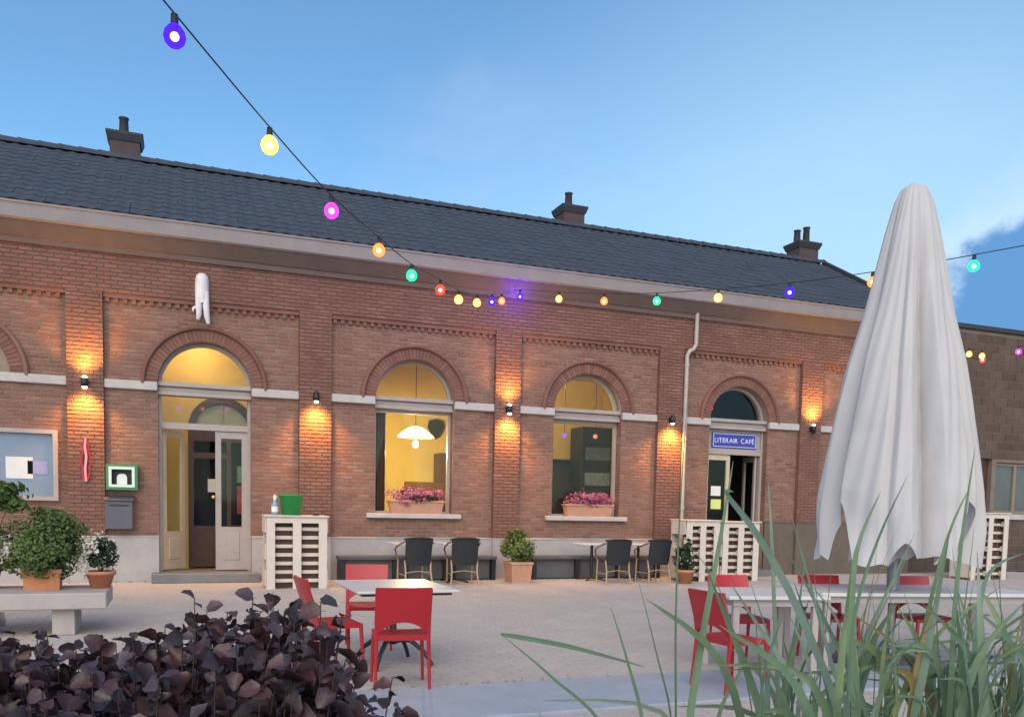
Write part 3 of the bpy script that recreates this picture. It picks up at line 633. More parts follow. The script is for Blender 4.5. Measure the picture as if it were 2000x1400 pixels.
for z in (1.3, 1.9, 2.5): MB().box(-.35, .32, -.3015, -.2985, z, z + .3).build('shelf_stock', M('stock_%d' % int(z * 10), ((.30, .34, .36), (.35, .12, .10), (.16, .18, .22))[int((z - 1.3) / .6)], .4, .6, 25, 0), t)
for (x, z, cc, lab) in ((7.83, 3.02, (.35, .10, 1.0), 'small violet bulb hanging inside the right window'), (8.58, 3.04, (1.0, .22, .10), 'small red bulb hanging inside the right window'), (11.55, 3.83, (1.0, .05, .06), 'red glowing ball standing in for a reflection in the arch above the blue sign')):  # the third globe is added to imitate a red reflection, no lamp hangs there
    t = thing('hanging_bulb', lab, 'bulb', (x, .75, z)); MB().ball((0, 0, 0), .05, 12, 8).build('globe', emit('globe_light', cc, 1.1), t); MB().tube([(0, 0, .05), (0, 0, 4.6 - z)], .006, 6).build('cord', 'cable', t)
MB().box(6.25, 9.55, 2.96, 3.08, 2.60, 2.64).build('ledge', 'wood_dark', B)
t = thing('poster', 'red and green poster behind the side light of the entrance', 'poster', (1.19, 1.60, 1.2))
MB().box(-.12, .12, 0, .01, 0, .55).build('sheet', M('poster_red', (.35, .05, .05), .6, .5, 9, 0), t); MB().box(-.12, .12, 0, .01, .62, .95).build('sheet', M('poster_green', (.12, .28, .14), .6, .5, 9, 0), t)

# ------------------------------------------------------------------ things on the facade
def wall_lamp(x, label, up, down, eu, ed):
    t = thing('wall_lamp', label, 'wall lamp', (x, -.102, 3.40), 0, 'wall lamps on the brick pilasters')
    MB().rbox(-.05, .05, -.012, .0, -.06, .06, .004).build('back_plate', 'black', t)
    h = MB(); h.lathe([(.045, -.075), (.055, -.075), (.055, .075), (.045, .075)], 16, (0, -.10, 0)); h.tube([(0, -.0, 0), (0, -.06, 0)], .015, 8); h.build('housing', 'black', t)
    for on, sz, e in ((up, 1, eu), (down, -1, ed)):
        MB().ball((0, -.10, sz * .07), .042, 12, 8).build('bulb', 'lamp_core' if on else 'black', t)
        if on: light('wall_lamp_light', 'SPOT', (0, -.20, sz * .13), e * 8, (1.0, .45, .085), t, .10, R(128), (R(180 - 8) if sz > 0 else R(8), 0, 0), 1.0)
wall_lamp(-1.485, 'wall lamp glowing up and down on the pilaster left of the entrance', True, True, 20, 26)
wall_lamp(2.365, 'wall lamp shining down beside the left window above the green bucket', False, True, 0, 30)
wall_lamp(6.185, 'wall lamp glowing up and down on the pilaster between the two windows', True, True, 16, 28)
wall_lamp(9.96, 'wall lamp shining down on the pilaster beside the downpipe', False, True, 0, 30)
wall_lamp(13.74, 'wall lamp shining only upward on the pilaster right of the blue sign', True, False, 26, 0)

t = thing('cafe_sign', 'blue enamel sign with white capitals above the right door', 'sign', (11.83, .18, 3.06))
MB().rbox(-.60, .60, -.02, .015, -.17, .17, .006).build('plate', 'enamel', t)
bd = MB(); slab_ring(bd, -.58, .58, -.15, .15, -.024, -.021, .012); bd.build('border', 'enamel_white', t)
def glyph(txt):
    fc = bpy.data.curves.new('lettering', 'FONT'); fc.body = txt; fc.size = .150; fc.align_y = 'CENTER'; fc.extrude = .002
    fo = bpy.data.objects.new('lettering_curve', fc); COL.objects.link(fo); bpy.context.view_layer.update()
    fm = bpy.data.meshes.new_from_object(fo.evaluated_get(bpy.context.evaluated_depsgraph_get())); bpy.data.objects.remove(fo)
    fm.materials.clear(); fm.materials.append(MT['enamel_white']); xs = [v.co.x for v in fm.vertices] or [0]
    return fm, min(xs), max(xs)
txt = 'LITERAIR CAF\u00c9'; total = sum((.05 if ch == ' ' else glyph(ch)[2] - glyph(ch)[1]) + .018 for ch in txt); cx = -total / 2
for ch in txt:
    if ch == ' ': cx += .068; continue
    fm, xa, xb = glyph(ch); link('letter', fm, t, loc=(cx - xa, -.0255, -.01), rot=(R(90), 0, 0)); cx += xb - xa + .018

t = thing('neon_sign', 'small upright red neon sign glowing on the left pilaster', 'neon sign', (-1.49, -.13, 2.10))
MB().rbox(-.02, .02, 0, .028, -.36, .36, .004).build('backing', 'grey_dark', t)
MB().tube([(.0, -.02, -.36), (-.012, -.02, -.15), (.01, -.02, .05), (-.01, -.02, .22), (0, -.02, .36)], .018, 8).build('tube', 'neon_core', t)
for s in (-1, 1):
    MB().tube([(s * .02, -.015, .33), (s * .045, -.015, .26), (s * .035, -.015, .16), (s * .065, -.015, .07), (s * .075, -.015, -.05), (s * .05, -.015, -.13), (s * .06, -.015, -.20), (s * .04, -.015, -.29), (s * .02, -.015, -.34)], .013, 8).build('tube', 'neon', t)

t = thing('wall_ornament', 'white ornament with rounded top and two prongs above the left entrance', 'ornament', (.39, -.10, 4.60))
n = 14; om = MB(); zs = [.83, .82, .79, .74, .66, .55, .42, .30]; ws = [.02, .06, .09, .108, .115, .118, .115, .112]
for (z, w) in zip(zs, ws): om.add([(w * cos(pi * k / n), -.14 * (w / .118) * sin(pi * k / n) , z) for k in range(n + 1)], [])
om.f = [(i * (n + 1) + k, i * (n + 1) + k + 1, (i + 1) * (n + 1) + k + 1, (i + 1) * (n + 1) + k)[::-1] for i in range(len(zs) - 1) for k in range(n)]; om.sm = [True] * len(om.f)
om.build('hood', 'ornament', t)
MB().tube([(-.055, -.06, .50), (-.06, -.08, .25), (-.055, -.07, .10), (-.075, -.05, .02)], [.06, .056, .046, .03], 10).build('prong', 'ornament', t)
MB().tube([(.055, -.06, .50), (.062, -.08, .25), (.075, -.07, .08), (.10, -.05, -.04)], [.06, .058, .05, .032], 10).build('prong', 'ornament', t)
MB().tube([(-.08, -.07, .24), (-.15, -.06, .20), (-.15, -.05, .15)], [.03, .025, .015], 8).build('side_scroll', 'ornament', t)

t = thing('green_cabinet', 'green wall cabinet with pale rim and white device inside', 'cabinet', (-.93, -.01, 1.83))
g = MB(); slab_ring(g, -.25, .25, -.22, .22, -.20, 0, .055); g.box(-.195, .195, -.03, 0, -.165, .165); g.build('housing', 'green_box', t)
r_ = MB(); slab_ring(r_, -.205, .205, -.175, .175, -.215, -.17, .045); r_.build('rim', 'pale_green', t)
MB().box(-.165, .165, -.06, -.032, -.135, .135).build('back_panel', 'black', t)
dv = MB(); dv.prism([(-.08, -.134), (.08, -.134), (.08, 0), (.06, .04), (.03, .055), (-.03, .055), (-.06, .04), (-.08, 0)], -.15, -.065); dv.build('device', 'paper', t)
t = thing('letterbox', 'dark grey letterbox on the wall below the green cabinet', 'letterbox', (-.98, -.01, .93))
MB().rbox(-.22, .22, -.20, 0, 0, .50, .012).build('body', 'postbox', t); MB().extrude_x([(-.225, .49), (.0, .565), (0, .58), (-.235, .505)], -.235, .235).build('lid', 'postbox', t); MB().box(-.16, .16, -.206, -.199, .40, .425).build('slot', 'black', t)

t = thing('notice_case', 'glazed display case with pale frame on the wall left of the pilaster', 'display case', (-3.0, -.01, 1.40))
f = MB(); slab_ring(f, -1.08, 1.08, 0, 1.19, -.10, 0, .07); f.build('frame', 'frame', t)
MB().box(-1.01, 1.01, -.025, 0, .07, 1.12).build('back_panel', 'board_reflection', t); MB().add([(-1.01, -.08, .07), (1.01, -.08, .07), (1.01, -.08, 1.12), (-1.01, -.08, 1.12)], [(0, 1, 2, 3)]).build('pane', 'glass_board', t)
for (x, z, w, h, m_) in ((.62, .44, .30, .22, 'paper_lilac'), (.30, .36, .40, .36, 'paper'), (-.3, .4, .3, .4, 'paper'), (.0, .30, .22, .30, 'paper_lilac')): MB().box(x, x + w, -.033, -.027, z, z + h).build('notice', m_, t)

def leaf_cloud(name, mat, parent, n, center, rad, size, seed, shell=.55, up=.3, kind=None, flat=1.0, clumps=14):
    r = random.Random(seed); mb = MB(); cl = []
    for _ in range(clumps):
        d_ = Vector((r.gauss(0, 1), r.gauss(0, 1), r.gauss(0, 1) * flat)).normalized(); cl.append((d_ * r.uniform(.45, .95), r.uniform(.22, .42)))
    for _ in range(n):
        cc, cr = r.choice(cl)
        p = cc + Vector((r.gauss(0, 1), r.gauss(0, 1), r.gauss(0, 1))) * cr * .55
        if p.length > 1.08: p *= 1.05 / p.length
        nrm = (p.normalized() + Vector((r.gauss(0, .6), r.gauss(0, .6), r.gauss(0, .6) + up))).normalized()
        a = nrm.cross(Vector((r.gauss(0, 1), r.gauss(0, 1), r.gauss(0, 1)))).normalized(); b_ = nrm.cross(a)
        P = Vector(center) + Vector((p.x * rad[0], p.y * rad[1], p.z * rad[2])); L = size * r.uniform(.6, 1.35); w = L * .36
        mb.add([P - a * L * .5, P - b_ * w + nrm * w * .35, P + a * L * .5, P + b_ * w + nrm * w * .35], [(0, 1, 2, 3)] if r.random() < .5 else [(0, 1, 2), (0, 2, 3)])
    return mb.build(name, mat, parent, 'stuff')
def stems(parent, base, tops, r=.006):
    mb = MB()
    for tp in tops:
        b_ = Vector(base); e = Vector(tp); m_ = (b_ + e) / 2 + Vector((rnd.uniform(-.04, .04), rnd.uniform(-.04, .04), 0))
        mb.tube([b_, m_, e], [r, r * .8, r * .5], 5)
    return mb.build('stem', 'twig', parent)

for i, (x, lab) in enumerate(((4.34, 'terracotta window box of pink flowers on the left window sill'), (8.10, 'terracotta window box of pink flowers on the right window sill'))):
    t = thing('window_box', lab, 'flower box', (x, .05, 1.28), 0, 'flower boxes on the window sills')
    b_ = MB(); b_.add([(-.50, -.10, .0), (.50, -.10, .0), (.50, .09, .0), (-.50, .09, .0), (-.54, -.13, .25), (.54, -.13, .25), (.54, .12, .25), (-.54, .12, .25)], [(0, 3, 2, 1), (0, 1, 5, 4), (1, 2, 6, 5), (2, 3, 7, 6), (3, 0, 4, 7)]); b_.rbox(-.555, .555, -.145, .135, .22, .26, .006); b_.build('box', 'terra_pale', t)
    leaf_cloud('leaves', 'leaf_dark', t, 520, (0, -.02, .32), (.58, .16, .12), .055, 30 + i)
    leaf_cloud('flowers', 'petal_pink', t, 1500, (0, -.05, .36), (.60, .17, .17), .048, 40 + i, clumps=26)
    if i == 0: leaf_cloud('flowers', 'petal_pink', t, 200, (-.2, -.13, .26), (.2, .05, .10), .045, 52)
    else: MB().tube([(-.02, 0, .3), (-.06, -.01, .46), (-.14, -.02, .62)], [.012, .01, .006], 6).build('stem', 'reed_dry', t)

# ------------------------------------------------------------------ furniture along the wall
def pallet_counter(label, loc, w, h, dep, rz=0):
    t = thing('pallet_counter', label, 'counter', loc, rz, 'white pallet counters by the wall')
    for yy, s in ((0, 1), (dep, -1)):
        for xx in (0, w / 2 - .07, w - .14):
            MB().rbox(xx, xx + .14, yy, yy + s * .022 if s > 0 else yy, 0.0, h - .03, .003).build('board', 'white_wood', t) if s > 0 else MB().rbox(xx, xx + .14, yy - .022, yy, 0, h - .03, .003).build('board', 'white_wood', t)
    MB().rbox(.132, w - .132, .002, .022, h - .13, h - .032, .003).build('board', 'white_wood', t)
    nb = 7
    for k in range(nb):
        z = .03 + k * (h - .22) / nb + .075
        MB().rbox(.015, w - .015, .105, .125, z, z + .06, .003).build('board', 'white_wood', t)
        for (a, b_) in ((0.003, .125), (w / 2 - .06, w / 2 + .06), (w - .125, w - .003)):
            if k in (0, 3, 6): MB().rbox(a, b_, .024, .103, z - .02, z + .10, .004).build('block', 'white_wood', t)
    for s in (0, 1):
        for k in range(3):
            z = .05 + k * h * .36; xx = -.02 if s == 0 else w + .002
            MB().rbox(xx, xx + .018, .03, dep - .03, z, z + h * .22, .003).build('board', 'white_wood', t)
    MB().box(.02, w - .02, .135, .145, .02, h - .05).build('slot_shade_sheet', 'slot_shade', t)  # dark sheet put behind the boards as the shade in the slots
    MB().rbox(-.03, w + .03, -.03, dep + .02, h - .028, h, .006).build('top', 'white_wood', t)
    return t
pallet_counter('white painted pallet counter carrying the green bucket left of the window', (1.34, -1.70, 0), 1.0, 1.24, .6)
pallet_counter('white pallet counter beside the downpipe in front of the right door', (9.62, -1.45, 0), .80, 1.27, .6)
pallet_counter('white pallet counter right of the door, seen behind the reed blades', (10.50, -1.45, 0), .90, 1.25, .6)
pallet_counter('white pallet counter under the window of the low grey building', (16.85, -2.0, 0), 1.1, 1.55, .6)
t = thing('bucket', 'green plastic bucket standing on the white pallet counter', 'bucket', (1.78, -1.38, 1.242))
MB().lathe([(.0, .002), (.165, .002), (.20, .32), (.215, .325), (.215, .345), (.19, .345), (.16, .02), (0, .02)], 24).build('body', 'green', t)
MB().tube([(.21 * cos(a), .02, .33 - .12 * sin(a) * .6) for a in [pi * i / 10 for i in range(11)]], .006, 6).build('handle', 'green', t)
t = thing('spray_bottle', 'small clear bottle with white cap beside the green bucket', 'bottle', (1.50, -1.45, 1.242))
MB().lathe([(0, 0), (.055, 0), (.058, .02), (.058, .17), (.03, .22), (.022, .24), (.022, .26)], 16).build('body', 'blue_liquid', t); MB().lathe([(.026, .25), (.028, .33), (.0, .335)], 12).build('cap', 'paper', t); MB().lathe([(.059, .05), (.0592, .14)], 16).build('label_band', 'paper', t)
t = thing('ashtray', 'small dark ashtray on the right end of the white pallet counter', 'ashtray', (2.18, -1.5, 1.242))
MB().lathe([(0, 0), (.05, 0), (.055, .035), (.045, .035), (.04, .01), (0, .01)], 14).build('bowl', 'black', t)

def bench(label, x0, x1):
    t = thing('wall_bench', label, 'bench', (x0, -.12, 0), 0, 'dark benches along the plinth'); w = x1 - x0
    MB().rbox(0, w, -.42, 0, .41, .475, .008).build('seat', 'grey_dark', t)
    MB().box(.12, w - .12, -.30, -.26, .03, .41).build('front_panel', 'grey_dark', t)
    for k in range(4):
        x = .02 + k * (w - .12) / 3
        MB().rbox(x, x + .08, -.40, -.03, 0, .409, .005).build('leg', 'black', t)
bench('dark grey wall bench under the left window', 2.75, 5.86)
bench('dark grey wall bench under the right window', 6.62, 9.6)

def bistro_table(label, x, y):
    t = thing('bistro_table', label, 'table', (x, y, 0), 0, 'small bistro tables along the benches')
    MB().rbox(-.30, .30, -.30, .30, .725, .75, .008).build('top', 'white_table', t); MB().tube([(0, 0, .05), (0, 0, .725)], .03, 10).build('column', 'black', t)
    f = MB()
    for k in range(4):
        a = pi / 4 + k * pi / 2; f.tube([(.02 * cos(a), .02 * sin(a), .07), (.30 * cos(a), .30 * sin(a), .02)], [.025, .015], 6)
    f.build('foot', 'black', t)
for x, lab in ((3.95, 'bistro table by the left window, behind the leftmost wicker chair'), (4.88, 'bistro table behind the wicker chair nearest the potted bush, at its left'), (7.78, 'bistro table behind the wicker chair under the right window'), (8.85, 'bistro table behind the rightmost wicker chair')): bistro_table(lab, x, -.85)

def wicker_chair():
    t = thing('wicker_chair', '', 'chair', (0, 0, 0), 0, 'black wicker bistro chairs facing the wall')
    # faces +Y, back towards -Y
    n = 8; bk = MB()
    prof = [(-.24, .37), (-.245, .60), (-.25, .80), (-.265, .855)]
    front = []; 
    for (hw, z) in prof:
        front += [(hw * (1 - 2 * k / n), -.235 - .045 * cos((k / n - .5) * pi) - (z - .37) * .16, z) for k in range(n + 1)]
    m_ = n + 1
    fs = [(i * m_ + k, i * m_ + k + 1, (i + 1) * m_ + k + 1, (i + 1) * m_ + k) for i in range(3) for k in range(n)]
    bk.add(front, fs, True); bk.add([(x, y + .025, z) for x, y, z in front], [q[::-1] for q in fs], True)
    bk.build('backrest', 'weave', t)
    MB().tube([(-.27, -.25, .845), (-.15, -.345, .868), (0, -.365, .872), (.15, -.345, .868), (.27, -.25, .845)], .018, 8).build('top_rail', 'weave', t)
    MB().rbox(-.23, .23, -.24, .22, .43, .46, .012).build('seat', 'weave', t)
    for s in (-1, 1):
        MB().tube([(s * .245, -.22, .46), (s * .235, -.26, .25), (s * .26, -.31, 0)], .016, 8).build('leg', 'rattan', t)
        MB().tube([(s * .235, .20, .46), (s * .24, .22, 0)], .016, 8).build('leg', 'rattan', t)
        MB().tube([(s * .255, -.30, .80), (s * .30, -.18, .77), (s * .31, .05, .70), (s * .30, .19, .64), (s * .26, .22, .52), (s * .24, .20, .44)], .016, 8).build('armrest', 'rattan_dark', t)
        MB().tube([(s * .24, -.24, .20), (s * .24, .20, .20)], .009, 6).build('stretcher', 'rattan', t)
    MB().tube([(-.24, -.25, .24), (0, -.24, .27), (.24, -.25, .24)], .009, 6).build('stretcher', 'rattan', t)
    return t
wc = wicker_chair()
spots = [(3.97, -1.28, R(4), 'leftmost of the black wicker chairs, under the left window'), (4.90, -1.24, R(-6), 'black wicker chair next to the potted green bush, turned slightly'), (7.92, -1.50, R(-4), 'black wicker chair under the right window sill'), (8.86, -1.40, R(3), 'rightmost of the black wicker chairs, near the downpipe')]
for i, (x, y, a, lab) in enumerate(spots):
    if i == 0: wc.location = (x, y, 0); wc.rotation_euler = (0, 0, a); wc['label'] = lab
    else: dup(wc, (x, y, 0), a, lab)

def square_pot(t, w0, w1, h, mat='terra', wd=None):
    a, b_ = w0 / 2, w1 / 2; k = (wd or 1)
    mb = MB(); mb.add([(-a, -a * k, 0), (a, -a * k, 0), (a, a * k, 0), (-a, a * k, 0), (-b_, -b_ * k, h), (b_, -b_ * k, h), (b_, b_ * k, h), (-b_, b_ * k, h)], [(0, 3, 2, 1), (0, 1, 5, 4), (1, 2, 6, 5), (2, 3, 7, 6), (3, 0, 4, 7)])
    mb.rbox(-b_ - .015, b_ + .015, -b_ * k - .015, b_ * k + .015, h - .05, h, .006); mb.build('pot', mat, t)
def round_pot(t, r0, r1, h, mat='terra'):
    MB().lathe([(0, 0), (r0, 0), (r1, h * .8), (r1 + .02, h * .8), (r1 + .02, h), (r1 - .01, h), (r1 - .02, h * .85), (0, h * .85)], 20).build('pot', mat, t)
t = thing('potted_bush', 'round lime green bush in a square terracotta pot between the benches', 'potted plant', (6.13, -.98, 0))
square_pot(t, .38, .44, .40, 'terra_pale'); stems(t, (0, 0, .36), [(rnd.uniform(-.2, .2), rnd.uniform(-.2, .2), rnd.uniform(.6, .9)) for _ in range(12)])
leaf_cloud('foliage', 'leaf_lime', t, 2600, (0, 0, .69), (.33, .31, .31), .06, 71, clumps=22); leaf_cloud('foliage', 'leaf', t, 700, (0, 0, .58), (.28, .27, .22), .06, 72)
t = thing('flower_pot', 'small flowering plant in a terracotta pot beside the downpipe', 'potted plant', (9.42, -1.75, 0))
round_pot(t, .12, .18, .28); leaf_cloud('foliage', 'leaf_dark', t, 900, (-.04, 0, .56), (.24, .22, .34), .07, 73); leaf_cloud('flowers', 'petal_white', t, 40, (-.06, -.06, .62), (.26, .2, .32), .05, 74); stems(t, (0, 0, .25), [(-.1, 0, .7), (.08, 0, .6), (0, .05, .75)])

# concrete bench on the left with its pots
t = thing('concrete_bench', 'long pale concrete slab bench carrying the potted plants', 'bench', (-2.4, -5.93, 0))
MB().rbox(-1.9, 1.66, -.48, .45, .29, .465, .012).build('seat', 'concrete', t)
for x in (-1.2, 1.12): MB().rbox(x, x + .22, -.35, .32, 0, .289, .008).build('leg', 'concrete', t)
Z0 = .466
t = thing('potted_shrub', 'broad feathery green shrub in a square terracotta pot on the concrete bench', 'potted plant', (-1.40, -5.95, Z0))
square_pot(t, .34, .37, .23, 'terra', .7); stems(t, (0, 0, .2), [(rnd.uniform(-.35, .35), rnd.uniform(-.2, .2), rnd.uniform(.4, .75)) for _ in range(22)], .005)
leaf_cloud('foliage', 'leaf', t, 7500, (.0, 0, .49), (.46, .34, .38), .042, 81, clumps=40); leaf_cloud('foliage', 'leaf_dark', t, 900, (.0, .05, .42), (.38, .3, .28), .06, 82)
t = thing('daisy_pot', 'dark leafed plant with cream flowers in a small round terracotta pot', 'potted plant', (-.84, -5.85, Z0))
round_pot(t, .10, .145, .19); stems(t, (0, 0, .16), [(rnd.uniform(-.16, .16), rnd.uniform(-.12, .12), rnd.uniform(.35, .58)) for _ in range(9)], .004)
leaf_cloud('foliage', 'leaf_dark', t, 1500, (.02, 0, .36), (.16, .15, .19), .05, 83); leaf_cloud('flowers', 'petal_white', t, 150, (-.02, -.05, .44), (.21, .14, .22), .045, 84, clumps=16); leaf_cloud('flowers', 'petal_white', t, 60, (-.17, -.10, .25), (.06, .08, .2), .05, 85, clumps=6)
t = thing('tall_potted_plant', 'tall leafy plant in a dark pot at the left edge, before the display case', 'potted plant', (-1.98, -5.8, Z0))
round_pot(t, .12, .16, .24, 'grey_dark'); stems(t, (0, 0, .2), [(rnd.uniform(-.25, .30), rnd.uniform(-.2, .2), rnd.uniform(.7, 1.3)) for _ in range(12)], .006)
leaf_cloud('foliage', 'leaf', t, 700, (.12, 0, .98), (.36, .24, .22), .085, 86, clumps=10); leaf_cloud('foliage', 'leaf', t, 400, (-.05, 0, .6), (.2, .2, .26), .08, 87); leaf_cloud('flowers', 'petal_white', t, 120, (.18, -.1, .45), (.12, .12, .10), .06, 88, clumps=6)

# ------------------------------------------------------------------ red chairs and white tables
def red_chair():
    t = thing('red_chair', '', 'chair', (0, 0, 0), 0, 'red plastic terrace chairs')
    # faces +Y
    n = 12; bk = MB()
    def back(yoff):
        vs = []
        for i, f in enumerate((0, .12, .35, .65, .9, 1.0)):
            for k in range(n + 1):
                u = k / n * 2 - 1; zb = .455 + .10 * (1 - abs(u) ** 2.2); z = zb + (.835 - zb) * f
                w = .205 + .012 * f; y = -.185 - .10 * ((z - .45) / .38) + .018 * (1 - u * u) * -1
                vs.append((u * w, y + yoff, z))
        return vs
    m_ = n + 1; fs = [(i * m_ + k, i * m_ + k + 1, (i + 1) * m_ + k + 1, (i + 1) * m_ + k) for i in range(5) for k in range(n)]
    a, b_ = back(-.012), back(.012); bk.add(a, fs, True); bk.add(b_, [q[::-1] for q in fs], True)
    rim = []
    N = len(a); loop = list(range(m_)) + [i * m_ + n for i in range(1, 6)] + list(range(5 * m_ + n - 1, 5 * m_ - 1, -1)) + [i * m_ for i in range(4, 0, -1)]
    bk.add(a + b_, [(loop[(i + 1) % len(loop)], loop[i], loop[i] + N, loop[(i + 1) % len(loop)] + N) for i in range(len(loop))]); bk.build('backrest', 'red', t)
    se = MB(); ns = 8; vs = []
    for j in range(ns + 1):
        for k in range(ns + 1):
            u, v = k / ns * 2 - 1, j / ns * 2 - 1
            vs.append((u * .215, v * .205, .452 - .018 * (1 - u * u) * (1 - v * v) - (.014 if v > .9 else 0)))
    se.add(vs, [(j * 9 + k, j * 9 + k + 1, (j + 1) * 9 + k + 1, (j + 1) * 9 + k) for j in range(ns) for k in range(ns)], True)
    per = [k for k in range(9)] + [j * 9 + 8 for j in range(1, 9)] + [8 * 9 + k for k in range(7, -1, -1)] + [j * 9 for j in range(7, 0, -1)]
    se.add([vs[i] for i in per] + [(vs[i][0] * .985, vs[i][1] * .985, .405) for i in per], [(i, i + len(per), (i + 1) % len(per) + len(per), (i + 1) % len(per)) for i in range(len(per))]); se.build('seat', 'red', t)
    for s in (-1, 1):
        MB().tube([(s * .212, -.292, .825), (s * .208, -.22, .60), (s * .205, -.19, .45), (s * .215, -.235, 0)], [.012, .016, .019, .013], 6).build('leg', 'red', t)
        MB().tube([(s * .20, .19, .44), (s * .215, .215, 0)], [.019, .013], 6).build('leg', 'red', t)
    return t
rc = red_chair()
rspots = [(1.665, -9.72, R(-8), 'red chair in front of the white table, seen from behind'), (1.80, -7.80, R(172), 'red chair on the far side of the white table, facing the camera'), (1.25, -8.95, R(-84), 'red chair at the left end of the white table, half hidden by the purple shrub'),
          (4.26, -10.58, R(-84), 'red chair at the left end of the right terrace tables, seen from the side'), (5.12, -9.50, R(172), 'red chair behind the near right table, left of the parasol'),
          (6.12, -9.62, R(166), 'red chair under the long white table, left of the parasol pole'), (7.12, -9.86, R(168), 'red chair under the long white table, right of the parasol pole'), (8.15, -10.6, R(60), 'red chair at the right edge beyond the reeds')]
for i, (x, y, a, lab) in enumerate(rspots):
    if i == 0: rc.location = (x, y, 0); rc.rotation_euler = (0, 0, a); rc['label'] = lab
    else: dup(rc, (x, y, 0), a, lab)

t = thing('white_table', 'white topped table with black cast iron foot between the red chairs', 'table', (1.83, -8.78, 0), R(1))
MB().rbox(-.45, .45, -.56, .56, .715, .74, .006).build('top', 'white_table', t); MB().box(-.40, .40, -.50, .50, .69, .714).build('under_frame', 'black', t)
MB().lathe([(.06, .26), (.032, .30), (.028, .45), (.03, .62), (.05, .69)], 14).build('column', 'black', t)
MB().lathe([(.02, .19), (.07, .21), (.085, .25), (.06, .285), (.03, .29)], 14).build('hub', 'black', t)
for k in range(4):
    a = pi / 4 + .15 + k * pi / 2; MB().tube([(.05 * cos(a), .05 * sin(a), .25), (.17 * cos(a), .17 * sin(a), .235), (.29 * cos(a), .29 * sin(a), .15), (.36 * cos(a), .36 * sin(a), .06), (.385 * cos(a), .385 * sin(a), .015)], [.028, .024, .02, .018, .02], 8).build('foot', 'black', t)

def long_table(label, loc, rz, w, dpt):
    t = thing('terrace_table', label, 'table', loc, rz, 'white tables on the right terrace')
    k = 4
    for i in range(k):
        y0 = -dpt / 2 + i * dpt / k; MB().rbox(-w / 2, w / 2, y0 + .003, y0 + dpt / k - .003, .71, .745, .005).build('plank', 'white_table', t)
    MB().box(-w / 2 + .06, w / 2 - .06, -dpt / 2 + .05, dpt / 2 - .05, .65, .709).build('apron', 'concrete', t)
    for sx in (-1, 1):
        for sy in (-1, 1): MB().rbox(sx * (w / 2 - .10) - .03, sx * (w / 2 - .10) + .03, sy * (dpt / 2 - .09) - .03, sy * (dpt / 2 - .09) + .03, 0, .649, .006).build('leg', 'concrete', t)
    return t
long_table('small white table beside the red chair left of the parasol', (5.0, -9.95, 0), R(-12), .95, .85)
long_table('long white table around the pole of the closed parasol', (6.75, -9.95, 0), R(-12), 2.3, .95)

# ------------------------------------------------------------------ closed parasol
t = thing('parasol', 'tall closed white parasol standing over the long table', 'parasol', (6.42, -10.12, 0))
MB().tube([(0, 0, .05), (0, 0, 4.5)], .035, 12).build('pole', 'pole', t)
MB().tube([(0, 0, .76), (0, 0, 1.15)], .06, 12).build('pole_sleeve', 'pole', t)
MB().rbox(-.38, .38, -.38, .38, 0, .09, .02).build('base', 'grey_dark', t)
RP = [(4.56, .03), (4.545, .085), (4.50, .12), (4.38, .175), (4.10, .245), (3.84, .30), (3.36, .40), (2.89, .52), (2.41, .61), (1.95, .68), (1.70, .715)]
def rprof(z):
    for (za, ra), (zb, rb) in zip(RP, RP[1:]):
        if z >= zb: return ra + (rb - ra) * (za - z) / (za - zb)
    return RP[-1][1] + (1.7 - z) * .04
nr, nt, ribs = 60, 384, 8; cl = MB(); cr = random.Random(12)
def wrap(d_): return (d_ + pi) % (2 * pi) - pi
valleys = []; va = 0.0
while va < 2 * pi - .08:
    big = cr.random() < .35
    valleys.append((va, cr.uniform(.16, .26) if big else cr.uniform(.06, .13), cr.uniform(.24, .36) if big else cr.uniform(.05, .12), cr.uniform(-.16, .16)))
    va += valleys[-1][1] * 2 + cr.uniform(.08, .34)
notches = [(R(180), R(17), .52), (R(284), R(19), .50), (R(232), R(10), .14), (R(30), R(16), .45), (R(90), R(16), .5), (R(335), R(14), .45), (R(140), R(12), .4)]
for i in range(nr + 1):
    for k in range(nt):
        a = 2 * pi * k / nt; f = i / nr
        zb = 1.03 + .045 * sin(3 * a + 1) + .04 * sin(7 * a + 2) + .02 * sin(17 * a)
        for (na, nw, nd) in notches:
            d_ = abs(wrap(a - na)) / nw
            if d_ < 1: zb = max(zb, 1.06 + nd * (1 - d_ ** 1.5) * 1.12)
        z = 4.56 + (zb - 4.56) * f
        r_ = rprof(z); g = min(1.0, .25 + (4.56 - z) / 2.2); dep = 0
        for (v0, vw, vd, vs_) in valleys:
            d_ = abs(wrap(a - v0 - vs_ * f)) / vw
            if d_ < 1: dep = max(dep, vd * (1 - d_ ** .8))
        rr = r_ * (1 - dep * g) * (1 + .012 * sin(11 * a + 5 * f) + .008 * sin(31 * a + 17 * f))
        if z < 1.7: rr *= 1 + .04 * min(1, (1.7 - z) * 2.5) * sin(5 * a + 4 * z)
        cl.v.append((rr * cos(a), rr * sin(a), z + .012 * sin(5 * a) * f))
cl.f = [(i * nt + (k + 1) % nt, i * nt + k, (i + 1) * nt + k, (i + 1) * nt + (k + 1) % nt) for i in range(nr) for k in range(nt)]; cl.sm = [True] * len(cl.f)
cl.build('canopy', 'cloth', t)
fl = MB(); m1, n1 = 14, 160
